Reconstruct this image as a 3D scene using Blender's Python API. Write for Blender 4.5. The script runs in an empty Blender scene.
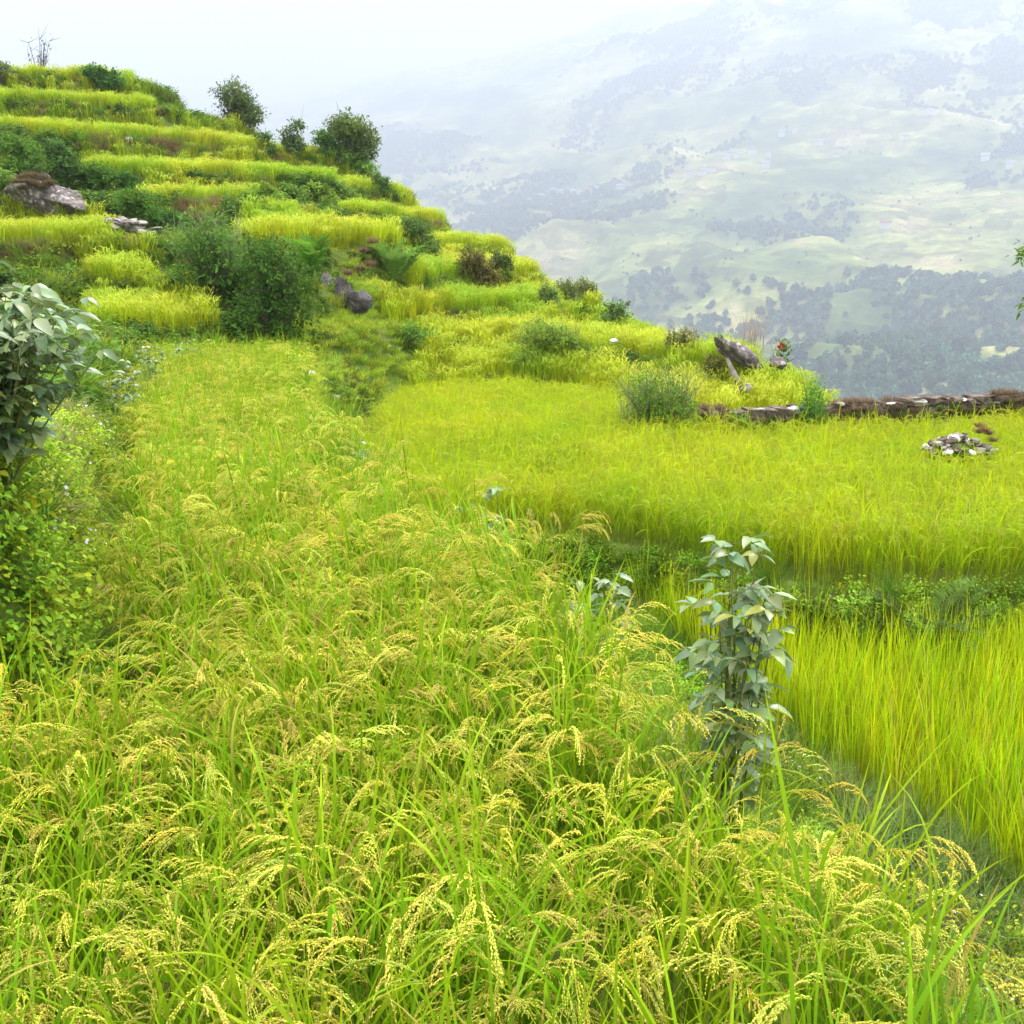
import bpy, math
import numpy as np
from mathutils import Vector, Matrix

PI = math.pi
rng = np.random.default_rng(7)
scene = bpy.context.scene
COL = scene.collection

# ------------------------------------------------------------------ camera
EYE = 2.1
PITCH = math.atan(0.247)
FPX = 1000.0
cam_d = bpy.data.cameras.new('camera')
cam_d.sensor_width = 36.0
cam_d.lens = 36.0 * FPX / 1024.0
cam_d.clip_start = 0.05
cam_d.clip_end = 30000.0
cam = bpy.data.objects.new('camera', cam_d)
COL.objects.link(cam)
cam.location = (0, 0, EYE)
cam.rotation_euler = (PI / 2 - PITCH, 0, 0)
scene.camera = cam
CP, SP = math.cos(PITCH), math.sin(PITCH)


def ray(px, py):
    u, v = (px - 512) / FPX, (512 - py) / FPX
    return u, CP + v * SP, -SP + v * CP


def px_x(px, d, z=1.5):
    """world x of an image column at depth d for a point of height z"""
    v = math.tan(math.atan((z - EYE) / d) + PITCH)
    return (px - 512) / FPX * d / (CP + v * SP)


# ------------------------------------------------------------------ materials
def new_mat(name):
    m = bpy.data.materials.new(name)
    m.use_nodes = True
    nt = m.node_tree
    nt.nodes.clear()
    return m, nt, nt.nodes, nt.links


def plant_mat(name, transl=0.35, rough=0.5, spec=0.3, hue_var=0.03, val_var=0.3, patch=None, sheen=0.0):
    """vertex colour times per-plant variation; part of the light passes through the leaf"""
    m, nt, n, l = new_mat(name)
    out = n.new('ShaderNodeOutputMaterial')
    at = n.new('ShaderNodeAttribute'); at.attribute_name = 'Col'
    oi = n.new('ShaderNodeObjectInfo')
    hs = n.new('ShaderNodeHueSaturation')
    mr = n.new('ShaderNodeMapRange'); mr.inputs['To Min'].default_value = 0.5 - hue_var; mr.inputs['To Max'].default_value = 0.5 + hue_var
    mv = n.new('ShaderNodeMapRange'); mv.inputs['To Min'].default_value = 1 - val_var; mv.inputs['To Max'].default_value = 1 + val_var
    wn = n.new('ShaderNodeTexWhiteNoise'); wn.noise_dimensions = '1D'
    l.new(oi.outputs['Random'], mr.inputs['Value'])
    l.new(oi.outputs['Random'], wn.inputs['W'])
    l.new(wn.outputs['Value'], mv.inputs['Value'])
    l.new(at.outputs['Color'], hs.inputs['Color'])
    l.new(mr.outputs['Result'], hs.inputs['Hue'])
    l.new(mv.outputs['Result'], hs.inputs['Value'])
    col = hs.outputs['Color']
    if patch:
        geo = n.new('ShaderNodeNewGeometry')
        no = n.new('ShaderNodeTexNoise'); no.inputs['Scale'].default_value = patch[0]; no.inputs['Detail'].default_value = 3
        l.new(geo.outputs['Position'], no.inputs['Vector'])
        rp = n.new('ShaderNodeMapRange'); rp.inputs['From Min'].default_value = 0.42; rp.inputs['From Max'].default_value = 0.66
        l.new(no.outputs['Fac'], rp.inputs['Value'])
        mx = n.new('ShaderNodeMix'); mx.data_type = 'RGBA'; mx.blend_type = 'MULTIPLY'
        l.new(rp.outputs['Result'], mx.inputs['Factor'])
        l.new(col, mx.inputs['A']); mx.inputs['B'].default_value = (*patch[1], 1)
        col = mx.outputs['Result']
    pr = n.new('ShaderNodeBsdfPrincipled')
    pr.inputs['Roughness'].default_value = rough
    pr.inputs['Specular IOR Level'].default_value = spec
    l.new(col, pr.inputs['Base Color'])
    tr = n.new('ShaderNodeBsdfTranslucent')
    g = n.new('ShaderNodeGamma'); g.inputs['Gamma'].default_value = 0.9
    l.new(col, g.inputs['Color']); l.new(g.outputs['Color'], tr.inputs['Color'])
    ms = n.new('ShaderNodeMixShader'); ms.inputs['Fac'].default_value = transl
    l.new(pr.outputs[0], ms.inputs[1]); l.new(tr.outputs[0], ms.inputs[2])
    l.new(ms.outputs[0], out.inputs['Surface'])
    return m


def noise_mat(name, cols, scale=1.0, rough=0.9, bump=0.3, detail=6, bump_scale=None, coords='Object', lich=None):
    m, nt, n, l = new_mat(name)
    out = n.new('ShaderNodeOutputMaterial')
    tc = n.new('ShaderNodeTexCoord')
    no = n.new('ShaderNodeTexNoise'); no.inputs['Scale'].default_value = scale; no.inputs['Detail'].default_value = detail
    no.inputs['Roughness'].default_value = 0.65
    l.new(tc.outputs[coords], no.inputs['Vector'])
    cr = n.new('ShaderNodeValToRGB')
    el = cr.color_ramp.elements
    k = len(cols)
    while len(el) < k:
        el.new(0.5)
    for i, c in enumerate(cols):
        el[i].position = 0.3 + 0.42 * i / (k - 1)
        el[i].color = (*c, 1)
    l.new(no.outputs['Fac'], cr.inputs['Fac'])
    pr = n.new('ShaderNodeBsdfPrincipled')
    pr.inputs['Roughness'].default_value = rough
    pr.inputs['Specular IOR Level'].default_value = 0.2
    col = cr.outputs['Color']
    if lich:
        n2 = n.new('ShaderNodeTexNoise'); n2.inputs['Scale'].default_value = scale * 2.3; n2.inputs['Detail'].default_value = 8
        l.new(tc.outputs[coords], n2.inputs['Vector'])
        r2 = n.new('ShaderNodeMapRange'); r2.inputs['From Min'].default_value = 0.54; r2.inputs['From Max'].default_value = 0.62
        l.new(n2.outputs['Fac'], r2.inputs['Value'])
        mx = n.new('ShaderNodeMix'); mx.data_type = 'RGBA'
        l.new(r2.outputs['Result'], mx.inputs['Factor']); l.new(col, mx.inputs['A']); mx.inputs['B'].default_value = (*lich, 1)
        col = mx.outputs['Result']
    l.new(col, pr.inputs['Base Color'])
    if bump:
        nb = n.new('ShaderNodeTexNoise'); nb.inputs['Scale'].default_value = bump_scale or scale * 4; nb.inputs['Detail'].default_value = 8
        l.new(tc.outputs[coords], nb.inputs['Vector'])
        b = n.new('ShaderNodeBump'); b.inputs['Strength'].default_value = bump; b.inputs['Distance'].default_value = 0.05
        l.new(nb.outputs['Fac'], b.inputs['Height']); l.new(b.outputs['Normal'], pr.inputs['Normal'])
    l.new(pr.outputs[0], out.inputs['Surface'])
    return m


M_RICE = plant_mat('ripe rice', 0.38, 0.55, 0.15, 0.018, 0.16)
M_RICE_MID = plant_mat('rice of the middle fields', 0.45, 0.6, 0.12, 0.012, 0.12, patch=(0.55, (0.80, 0.92, 0.8)))
M_RICE_YOUNG = plant_mat('young green rice', 0.42, 0.5, 0.2, 0.02, 0.28, patch=(1.3, (0.85, 0.93, 0.9)))
M_RICE_HILL = plant_mat('hillside rice', 0.45, 0.6, 0.12, 0.016, 0.2, patch=(0.22, (0.62, 0.88, 0.7)))
M_WEED = plant_mat('weeds', 0.35, 0.6, 0.12, 0.025, 0.3, patch=(0.8, (0.75, 0.8, 0.7)))
M_LEAF = plant_mat('shrub leaves', 0.4, 0.6, 0.08, 0.01, 0.12)
M_BEAN = plant_mat('bean leaves', 0.25, 0.38, 0.5, 0.0, 0.05)
M_FOREST = plant_mat('far forest', 0.15, 0.8, 0.05, 0.03, 0.6)
M_BARK = noise_mat('bark', [(0.05, 0.038, 0.025), (0.16, 0.12, 0.085)], 12, 0.9, 0.4)
M_STEM = noise_mat('green stem', [(0.10, 0.13, 0.03), (0.2, 0.22, 0.06)], 20, 0.7, 0.1)
M_ROCK = noise_mat('mauve grey rock', [(0.05, 0.043, 0.043), (0.14, 0.115, 0.115), (0.26, 0.225, 0.22)], 3.5, 0.9, 0.8, lich=(0.33, 0.31, 0.28))
M_ROCKD = noise_mat('dark wet rock', [(0.025, 0.022, 0.021), (0.075, 0.066, 0.063), (0.19, 0.17, 0.165)], 3.0, 0.7, 0.6)
M_STONE = noise_mat('pale stone', [(0.13, 0.11, 0.09), (0.27, 0.245, 0.21), (0.46, 0.43, 0.38)], 5.0, 0.9, 0.4)
M_WALLST = noise_mat('wall stone', [(0.035, 0.026, 0.02), (0.10, 0.075, 0.055), (0.30, 0.26, 0.22)], 4.0, 0.9, 0.5)
M_WHITE = noise_mat('white limestone', [(0.5, 0.49, 0.46), (0.75, 0.74, 0.72)], 8.0, 0.8, 0.2)
M_SOIL = noise_mat('weedy soil', [(0.07, 0.12, 0.014), (0.12, 0.18, 0.022), (0.17, 0.15, 0.06)], 1.1, 0.95, 0.7, bump_scale=9)
M_PLASTER = noise_mat('limewash', [(0.55, 0.52, 0.48), (0.78, 0.76, 0.72)], 0.4, 0.9, 0)
M_ROOFR = noise_mat('rusty roof', [(0.22, 0.09, 0.06), (0.35, 0.16, 0.11)], 0.5, 0.8, 0)
M_ROOFG = noise_mat('slate roof', [(0.16, 0.17, 0.2), (0.3, 0.31, 0.34)], 0.5, 0.7, 0)
M_RED = plant_mat('red bracts', 0.3, 0.5, 0.3, 0, 0)


# ------------------------------------------------------------------ mesh helpers
class MB:
    """collects polygons; build() links them as ONE mesh object"""

    def __init__(self):
        self.v, self.q, self.t, self.c, self.n = [], [], [], [], 0

    def add(self, V, quads=None, tris=None, col=None):
        V = np.asarray(V, dtype=np.float64).reshape(-1, 3)
        if quads is not None and len(quads):
            self.q.append(np.asarray(quads, dtype=np.int64).reshape(-1, 4) + self.n)
        if tris is not None and len(tris):
            self.t.append(np.asarray(tris, dtype=np.int64).reshape(-1, 3) + self.n)
        if col is None:
            col = np.ones((len(V), 3)) * 0.5
        col = np.broadcast_to(np.asarray(col, dtype=np.float64), (len(V), 3))
        self.v.append(V); self.c.append(col); self.n += len(V)

    def mesh(self, name, mat, smooth=True):
        me = bpy.data.meshes.new(name)
        V = np.concatenate(self.v) if self.v else np.zeros((0, 3))
        C = np.concatenate(self.c) if self.c else np.zeros((0, 3))
        Q = np.concatenate(self.q) if self.q else np.zeros((0, 4), int)
        T = np.concatenate(self.t) if self.t else np.zeros((0, 3), int)
        me.vertices.add(len(V)); me.vertices.foreach_set('co', V.astype(np.float32).ravel())
        nl = Q.size + T.size
        me.loops.add(nl)
        me.loops.foreach_set('vertex_index', np.concatenate([Q.ravel(), T.ravel()]).astype(np.int32))
        npoly = len(Q) + len(T)
        me.polygons.add(npoly)
        starts = np.concatenate([np.arange(len(Q)) * 4, Q.size + np.arange(len(T)) * 3]).astype(np.int32)
        me.polygons.foreach_set('loop_start', starts)
        me.polygons.foreach_set('use_smooth', np.full(npoly, smooth))
        ca = me.color_attributes.new('Col', 'FLOAT_COLOR', 'POINT')
        ca.data.foreach_set('color', np.concatenate([C, np.ones((len(C), 1))], 1).astype(np.float32).ravel())
        me.update(calc_edges=True)
        me.validate()
        me.materials.append(mat)
        return me

    def build(self, name, mat, parent=None, smooth=True, link=True):
        o = bpy.data.objects.new(name, self.mesh(name, mat, smooth))
        if link:
            COL.objects.link(o)
        if parent is not None:
            o.parent = parent
        return o


def nrm(a):
    return a / np.maximum(np.linalg.norm(a, axis=-1, keepdims=True), 1e-9)


def ribbons(mb, base, az, L, W, th0, th1, seg=6, c0=(0.1, 0.2, 0.01), c1=None, twist=0.0, power=1.4, base_w=0.5):
    """N grass blades: th is the angle from the vertical at the base and at the tip"""
    base = np.asarray(base, float).reshape(-1, 3)
    N = len(base)
    f = lambda a: np.broadcast_to(np.asarray(a, float), (N,))
    az, L, W, th0, th1, twist = map(f, (az, L, W, th0, th1, twist))
    t = np.linspace(0, 1, seg + 1)
    th = th0[:, None] + (th1 - th0)[:, None] * t[None] ** power
    d = np.stack([np.sin(th) * np.cos(az)[:, None], np.sin(th) * np.sin(az)[:, None], np.cos(th)], -1)
    step = (L / seg)[:, None, None]
    P = base[:, None] + np.concatenate([np.zeros((N, 1, 3)), np.cumsum((d[:, :-1] + d[:, 1:]) / 2 * step, 1)], 1)
    side = np.stack([-np.sin(az), np.cos(az), np.zeros(N)], -1)[:, None]
    up = np.cross(d, side)
    tw = (twist[:, None] * (0.4 + t[None]))[..., None]
    s = side * np.cos(tw) + up * np.sin(tw)
    prof = np.clip(base_w + (1 - base_w) * t / 0.3, 0, 1) * (1 - t ** 2.6)
    prof[-1] = 0.03
    w = (W[:, None] * prof[None] / 2)[..., None]
    V = np.stack([P - s * w, P + s * w], 2).reshape(-1, 3)
    i = np.arange(N)[:, None] * (seg + 1) * 2 + np.arange(seg)[None] * 2
    quads = np.stack([i, i + 1, i + 3, i + 2], -1).reshape(-1, 4)
    c0 = np.broadcast_to(np.asarray(c0, float), (N, 3))
    c1 = c0 if c1 is None else np.broadcast_to(np.asarray(c1, float), (N, 3))
    C = c0[:, None] + (c1 - c0)[:, None] * t[None, :, None]
    C = np.repeat(C[:, :, None], 2, 2).reshape(-1, 3)
    mb.add(V, quads, col=C)
    return P, d


_gv = np.array([(0, 0, 0), (.45, 1, 0), (.45, 0, 1), (.45, -1, 0), (.45, 0, -1), (1, 0, 0)], float)
_gt = np.array([(0, 2, 1), (0, 3, 2), (0, 4, 3), (0, 1, 4), (5, 1, 2), (5, 2, 3), (5, 3, 4), (5, 4, 1)])


def grains(mb, P, D, L, W, col):
    N = len(P)
    D = nrm(D)
    ref = np.where(np.abs(D[:, 2:]) > 0.9, np.array([[1., 0, 0]]), np.array([[0., 0, 1]]))
    A = nrm(np.cross(D, ref)); B = np.cross(D, A)
    L = np.broadcast_to(L, (N,)); W = np.broadcast_to(W, (N,))
    V = P[:, None] + D[:, None] * (_gv[None, :, :1] * L[:, None, None]) + A[:, None] * (_gv[None, :, 1:2] * W[:, None, None] / 2) + B[:, None] * (_gv[None, :, 2:] * W[:, None, None] / 2)
    T = (np.arange(N) * 6)[:, None, None] + _gt[None]
    col = np.broadcast_to(np.asarray(col, float), (N, 3))
    mb.add(V.reshape(-1, 3), tris=T.reshape(-1, 3), col=np.repeat(col, 6, 0))


def leaves(mb, P, D, Nn, L, W, col, rows=(0, .4, 1), prof=(0.02, 1, 0.02), fold=0.25, droop=0.3):
    """N leaves: P base, D direction, Nn rough normal; midrib plus both margins per row"""
    N = len(P)
    D = nrm(D)
    S = nrm(np.cross(Nn, D)); U = np.cross(D, S)
    L = np.broadcast_to(np.asarray(L, float), (N,)); W = np.broadcast_to(np.asarray(W, float), (N,))
    R = len(rows)
    t = np.array(rows, float); p = np.array(prof, float)
    ctr = P[:, None] + D[:, None] * (L[:, None] * t)[..., None] - U[:, None] * (L[:, None] * droop * t ** 2)[..., None]
    off = (W[:, None] / 2 * p)[..., None]
    lift = U[:, None] * off * fold
    V = np.stack([ctr - S[:, None] * off + lift, ctr, ctr + S[:, None] * off + lift], 2)
    i = (np.arange(N) * R * 3)[:, None] + (np.arange(R - 1) * 3)[None]
    q1 = np.stack([i, i + 1, i + 4, i + 3], -1); q2 = np.stack([i + 1, i + 2, i + 5, i + 4], -1)
    col = np.broadcast_to(np.asarray(col, float), (N, 3))
    mb.add(V.reshape(-1, 3), np.concatenate([q1.reshape(-1, 4), q2.reshape(-1, 4)]), col=np.repeat(col, R * 3, 0))


OVATE = dict(rows=(0, .12, .35, .62, .85, 1), prof=(.05, .62, 1, .82, .38, .02))


def tube(mb, pts, radii, col=(0.2, 0.15, 0.1), sides=6):
    pts = np.asarray(pts, float)
    n = len(pts)
    radii = np.broadcast_to(np.asarray(radii, float), (n,))
    d = np.gradient(pts, axis=0); d = nrm(d)
    ref = np.array([1., 0, 0]) if abs(d[0][2]) > 0.8 else np.array([0, 0, 1.])
    A = nrm(np.cross(d, ref)); B = np.cross(d, A)
    a = np.linspace(0, 2 * PI, sides, endpoint=False)
    V = pts[:, None] + radii[:, None, None] * (A[:, None] * np.cos(a)[None, :, None] + B[:, None] * np.sin(a)[None, :, None])
    q = []
    for i in range(n - 1):
        for k in range(sides):
            q.append((i * sides + k, i * sides + (k + 1) % sides, (i + 1) * sides + (k + 1) % sides, (i + 1) * sides + k))
    mb.add(V.reshape(-1, 3), q, col=col)


def _hash(ix, iy, s):
    h = (ix * 374761393 + iy * 668265263 + s * 1442695041) & 0xFFFFFFFF
    h = ((h ^ (h >> 13)) * 1274126177) & 0xFFFFFFFF
    return ((h ^ (h >> 16)) & 0xFFFF) / 65535.0


def vnoise(x, y, s=0):
    x = np.asarray(x, float); y = np.asarray(y, float)
    ix = np.floor(x).astype(np.int64); iy = np.floor(y).astype(np.int64)
    fx = x - ix; fy = y - iy
    fx = fx * fx * (3 - 2 * fx); fy = fy * fy * (3 - 2 * fy)
    a, b, c, d = _hash(ix, iy, s), _hash(ix + 1, iy, s), _hash(ix, iy + 1, s), _hash(ix + 1, iy + 1, s)
    return (a * (1 - fx) + b * fx) * (1 - fy) + (c * (1 - fx) + d * fx) * fy


def fbm(x, y, s=0, o=4, gain=0.5):
    v = 0; a = 1; tot = 0
    for k in range(o):
        v = v + a * vnoise(x * 2 ** k + 17.3 * k, y * 2 ** k - 9.1 * k, s + k); tot += a; a *= gain
    return v / tot


def sstep(x):
    x = np.clip(x, 0, 1)
    return x * x * (3 - 2 * x)


class TPS:
    def __init__(self, P, Z, lam=0.0):
        P = np.asarray(P, float); Z = np.asarray(Z, float)
        self.s = np.abs(P).max(); P = P / self.s
        n = len(P); self.P = P
        K = self.k(np.linalg.norm(P[:, None] - P[None], axis=-1)) + lam * np.eye(n)
        A = np.zeros((n + 3, n + 3)); A[:n, :n] = K
        A[:n, n] = 1; A[:n, n + 1:] = P; A[n, :n] = 1; A[n + 1:, :n] = P.T
        self.w = np.linalg.solve(A, np.concatenate([Z, np.zeros(3)]))

    @staticmethod
    def k(r):
        return np.where(r > 1e-9, r * r * np.log(np.maximum(r, 1e-9)), 0)

    def __call__(self, x, y):
        x = np.asarray(x, float); y = np.asarray(y, float)
        sh = x.shape
        Q = np.stack([x.ravel(), y.ravel()], -1) / self.s
        out = np.empty(len(Q))
        for i in range(0, len(Q), 40000):
            q = Q[i:i + 40000]
            out[i:i + 40000] = self.k(np.linalg.norm(q[:, None] - self.P[None], axis=-1)) @ self.w[:-3] + self.w[-3] + q @ self.w[-2:]
        return out.reshape(sh)


def tag(o, label=None, cat=None, group=None, kind=None):
    if label: o['label'] = label
    if cat: o['category'] = cat
    if group: o['group'] = group
    if kind: o['kind'] = kind
    return o


def empty(name, loc, rz=0.0):
    o = bpy.data.objects.new(name, None)
    o.empty_display_size = 0.2
    COL.objects.link(o)
    o.location = loc; o.rotation_euler = (0, 0, rz)
    return o


def copy_tree(o, parent=None):
    c = o.copy(); COL.objects.link(c); c.parent = parent
    for ch in list(o.children):
        copy_tree(ch, c)
    return c


# ------------------------------------------------------------------ the terraced hillside
LEV = np.array([-0.9, -0.5, 0.1, 0.8, 1.6, 2.5, 3.7, 4.9, 6.4, 7.8, 9.2, 10.4, 12.0])
cps = []
for lev, pts in {
    0.8: [(-60, 18.5), (40, 18.8), (120, 19.2), (200, 20), (290, 21), (340, 21.5), (420, 26), (490, 27.5), (560, 26.5), (600, 26)],
    1.6: [(-60, 21.5), (40, 22.2), (120, 22.6), (200, 22.4), (290, 22.6), (340, 23), (400, 25.5), (440, 29.5), (490, 31), (535, 32.5)],
    2.5: [(-60, 24), (10, 24.2), (100, 24.6), (180, 24.4), (250, 24.4), (330, 24.8), (395, 26.3), (435, 36), (480, 38.5), (510, 41)],
    3.7: [(-60, 28), (50, 28.6), (145, 29), (260, 31), (350, 36), (400, 41), (442, 45.5)],
    4.9: [(-60, 32), (83, 34), (200, 35.5), (330, 37.8), (395, 44.5)],
    6.4: [(-60, 35), (0, 36), (100, 37.2), (200, 40), (275, 43.5), (365, 47)],
    7.8: [(-60, 38.5), (0, 39.3), (150, 41), (240, 45.5)],
    9.2: [(-60, 42), (0, 42.3), (100, 43.3), (165, 46)],
    10.0: [(-60, 45.5), (0, 46), (60, 47)],
    0.1: [(440, 23.5), (560, 22), (640, 20.6), (700, 19.2), (760, 19)],
    -0.5: [(560, 20.6), (640, 18.4), (705, 16.3), (790, 17.2)],
}.items():
    for px, d in pts:
        cps.append((px_x(px, d, lev), d, lev))
cps += [(-26, 53, 8.2), (-13, 53, 4.2), (-5, 53, 1), (3, 46, -3.5), (4.6, 36, -2.4), (6.2, 28, -2.8), (7.5, 22, -2.6), (6.4, 17.6, -1.4),
        (9, 18.5, -2.4), (14, 19.5, -4), (12, 30, -9), (8, 45, -9), (0, 62, -9), (-15, 66, -2), (-32, 66, 3), (22, 22, -9), (24, 40, -16),
        (-4, 17.5, 0.2), (-7, 16, 0.5), (-14, 14, 1.2), (-22, 14, 2.0), (-30, 22, 3.5), (-36, 36, 8.5), (-40, 48, 11)]
cps = np.array(cps)
S_FN = TPS(cps[:, :2], cps[:, 2], 1e-4)
FLAT = 0.74


def hill(x, y):
    S = S_FN(x, y) + 0.22 * (fbm(x * 0.35, y * 0.35, 3, 3) - 0.5)
    k = np.clip(np.searchsorted(LEV, S, side='right') - 1, 0, len(LEV) - 2)
    lo, hi = LEV[k], LEV[k + 1]
    fr = (S - lo) / (hi - lo)
    z = lo + (hi - lo) * sstep((fr - FLAT) / (1 - FLAT)) + 0.02 * fr
    wt = np.clip(0.64 + (S - 0.8) * 0.1, 0.6, 0.85)
    z = wt * z + (1 - wt) * (S - 0.12)
    z = np.where(S < LEV[0], S, z)
    fr = np.where(S < LEV[0], 2.0, fr)
    return z, k, fr


P01 = np.array([(-3, -4.2), (0, -3.8), (1.5, -3.6), (2.6, -3.3), (3.05, -2.6), (3.4, -1.58), (3.7, -1.55), (4.2, -1.85), (6.5, -2.65), (9.5, -3.8), (11.8, -4.7), (16, -6.0), (19, -6.8), (60, -8)])
P12 = np.array([(-3, 1.5), (0.5, 1.4), (1.6, 1.25), (2.4, 0.92), (3.2, 0.62), (4.1, 0.35), (5.5, -0.1), (7, -0.8), (8.6, -1.5), (10.3, -2.2), (13.5, -3.05), (18, -3.7), (60, -4)])
xl_f = lambda y: np.interp(y, P01[:, 0], P01[:, 1]) + 0.12 * np.sin(y * 1.7) * np.clip(y / 10, 0, 1)
xr_f = lambda y: np.interp(y, P12[:, 0], P12[:, 1]) + 0.10 * np.sin(y * 1.3 + 1) * np.clip(y / 6, 0, 1)
yb_f = lambda x: np.interp(x, [-30, -12, -6.5, -4.5, -3.2, -2.4, 0, 1.6, 2.9, 8.4, 14, 40], [12, 14, 17.5, 18.0, 19.2, 20.8, 21.6, 20.2, 15.5, 16.6, 17.2, 18])
y23_f = lambda x: np.interp(x, [0, 1.2, 1.9, 2.5, 3.2, 4, 5.5, 9], [10.7, 10.1, 9.4, 8.85, 8.6, 8.6, 8.9, 9.5])
T3_Z = -1.4
T2_Z = -0.9


def ground(x, y):
    x = np.asarray(x, float); y = np.asarray(y, float)
    xl, xr = xl_f(y), xr_f(y)
    bank = np.interp(y, [-3, 0, 4, 5.5, 8, 12, 18], [1.5, 1.5, 1.42, 1.0, 0.75, 0.65, 0.8]) + 0.1 * np.clip(xl - x - 0.4, 0, 4) + 0.12 * (fbm(x * 2, y * 2, 5) - 0.5)
    zlow = T3_Z + (T2_Z - T3_Z) * sstep((y - y23_f(x) + 0.4) / 0.45) + 0.12 * np.exp(-((y - y23_f(x) - 0.05) / 0.3) ** 2)
    w12 = np.interp(y, [0, 4, 6.5, 8.5, 11], [1.7, 1.7, 1.5, 0.9, 0.5])
    zn = np.where(x < xl, bank * sstep((xl - x) / np.where(y < 4, 0.5, 0.35)), np.where(x > xr, zlow * sstep((x - xr) / w12), 0.0))
    zn = zn + 0.07 * np.exp(-((x - xr) / 0.2) ** 2) + 0.05 * (fbm(x * 1.5, y * 1.5, 9) - 0.5)
    zh = hill(x, y)[0]
    bw = np.interp(x, [-8, -6.5, -5.5, -4, -1.5, -0.5], [3.5, 3.5, 0.8, 2.6, 2.6, 0.7])
    f = sstep((y - yb_f(x)) / bw)
    return zn * (1 - f) + zh * f


def ground1(x, y):
    return float(ground(np.array([x]), np.array([y]))[0])


gx = np.arange(-46, 26.01, 0.16); gy = np.arange(-4, 68.01, 0.16)
GX, GY = np.meshgrid(gx, gy)
GZ = ground(GX, GY)
GZ = GZ + 0.05 * (fbm(GX * 3.1, GY * 3.1, 21, 3) - 0.5)
# outer rim drops so that the edge of the sheet is never seen
ny, nx = GX.shape
idx = (np.arange(ny - 1)[:, None] * nx + np.arange(nx - 1)[None])
quads = np.stack([idx, idx + 1, idx + nx + 1, idx + nx], -1).reshape(-1, 4)
mb = MB(); mb.add(np.stack([GX, GY, GZ], -1).reshape(-1, 3), quads)
hillside = mb.build('hillside', M_SOIL)
tag(hillside, kind='structure')

# ------------------------------------------------------------------ the valley and the far mountain
mcp = []
for px, py, D in [
    (1100, 392, 1000), (1024, 392, 950), (900, 400, 950), (760, 410, 1000), (600, 420, 1150), (450, 420, 1500), (300, 420, 1900),
    (1100, 320, 1150), (1024, 330, 1150), (900, 325, 1350), (760, 330, 1450), (600, 330, 1650), (450, 330, 2000),
    (1024, 260, 1650), (900, 255, 1800), (760, 250, 1950), (600, 250, 2250), (450, 250, 2700), (300, 250, 3100),
    (1024, 180, 2200), (900, 180, 2350), (760, 178, 2550), (600, 190, 2850), (450, 190, 3400), (300, 190, 3900),
    (1024, 90, 2900), (900, 95, 3050), (760, 95, 3300), (600, 110, 3700), (450, 120, 4300), (300, 140, 4700),
    (1024, 0, 3600), (900, 5, 3800), (760, 12, 4100), (650, 30, 4350), (560, 55, 4600), (450, 85, 5000), (300, 120, 5300), (150, 140, 5500),
]:
    dx, dy, dz = ray(px, py)
    mcp.append((dx / dy * D, D, EYE + dz / dy * D))
mcp += [(-300, 120, -90), (200, 120, -80), (800, 250, -170), (0, 450, -190), (500, 500, -190), (900, 600, -120), (-600, 700, -230), (-1500, 1500, -200), (-2500, 3000, 100), (1800, 900, -20), (-1000, 250, -60), (1500, 300, -60),
        (2600, 3000, 700), (2600, 1800, 330)]
mcp = np.array(mcp)
M_TPS = TPS(mcp[:, :2], mcp[:, 2], 3e-4)


def mount(x, y):
    z = M_TPS(x, y)
    amp = np.clip((y - 350) / 900, 0, 1)
    # spurs and gullies running down the slope
    ang = x * 0.86 + y * 0.5
    wob = (fbm(x / 420, y / 420, 41, 3) - 0.5) * 420
    rid = 1 - np.abs(2 * vnoise((ang + wob) / 330, y / 1500, 45) - 1)
    rid2 = 1 - np.abs(2 * vnoise((ang + wob * 0.7) / 120, y / 500, 47) - 1)
    z = z + amp * (rid - 0.5) * 75 + amp * (rid2 - 0.5) * 34
    z = z + amp * (fbm(x / 260, y / 260, 31, 5) - 0.5) * 90
    z = np.where(z > 1050, 1050 + (z - 1050) * 0.12, z)
    return z


my = np.concatenate([np.linspace(75, 800, 60)[:-1], np.geomspace(800, 6200, 300)])
mu = np.linspace(-0.85, 0.95, 420)
MU, MY = np.meshgrid(mu, my)
MX = MU * MY
MZ = mount(MX, MY)
ny, nx = MX.shape
idx = (np.arange(ny - 1)[:, None] * nx + np.arange(nx - 1)[None])
quads = np.stack([idx, idx + 1, idx + nx + 1, idx + nx], -1).reshape(-1, 4)
mb = MB(); mb.add(np.stack([MX, MY, MZ], -1).reshape(-1, 3), quads)


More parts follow.
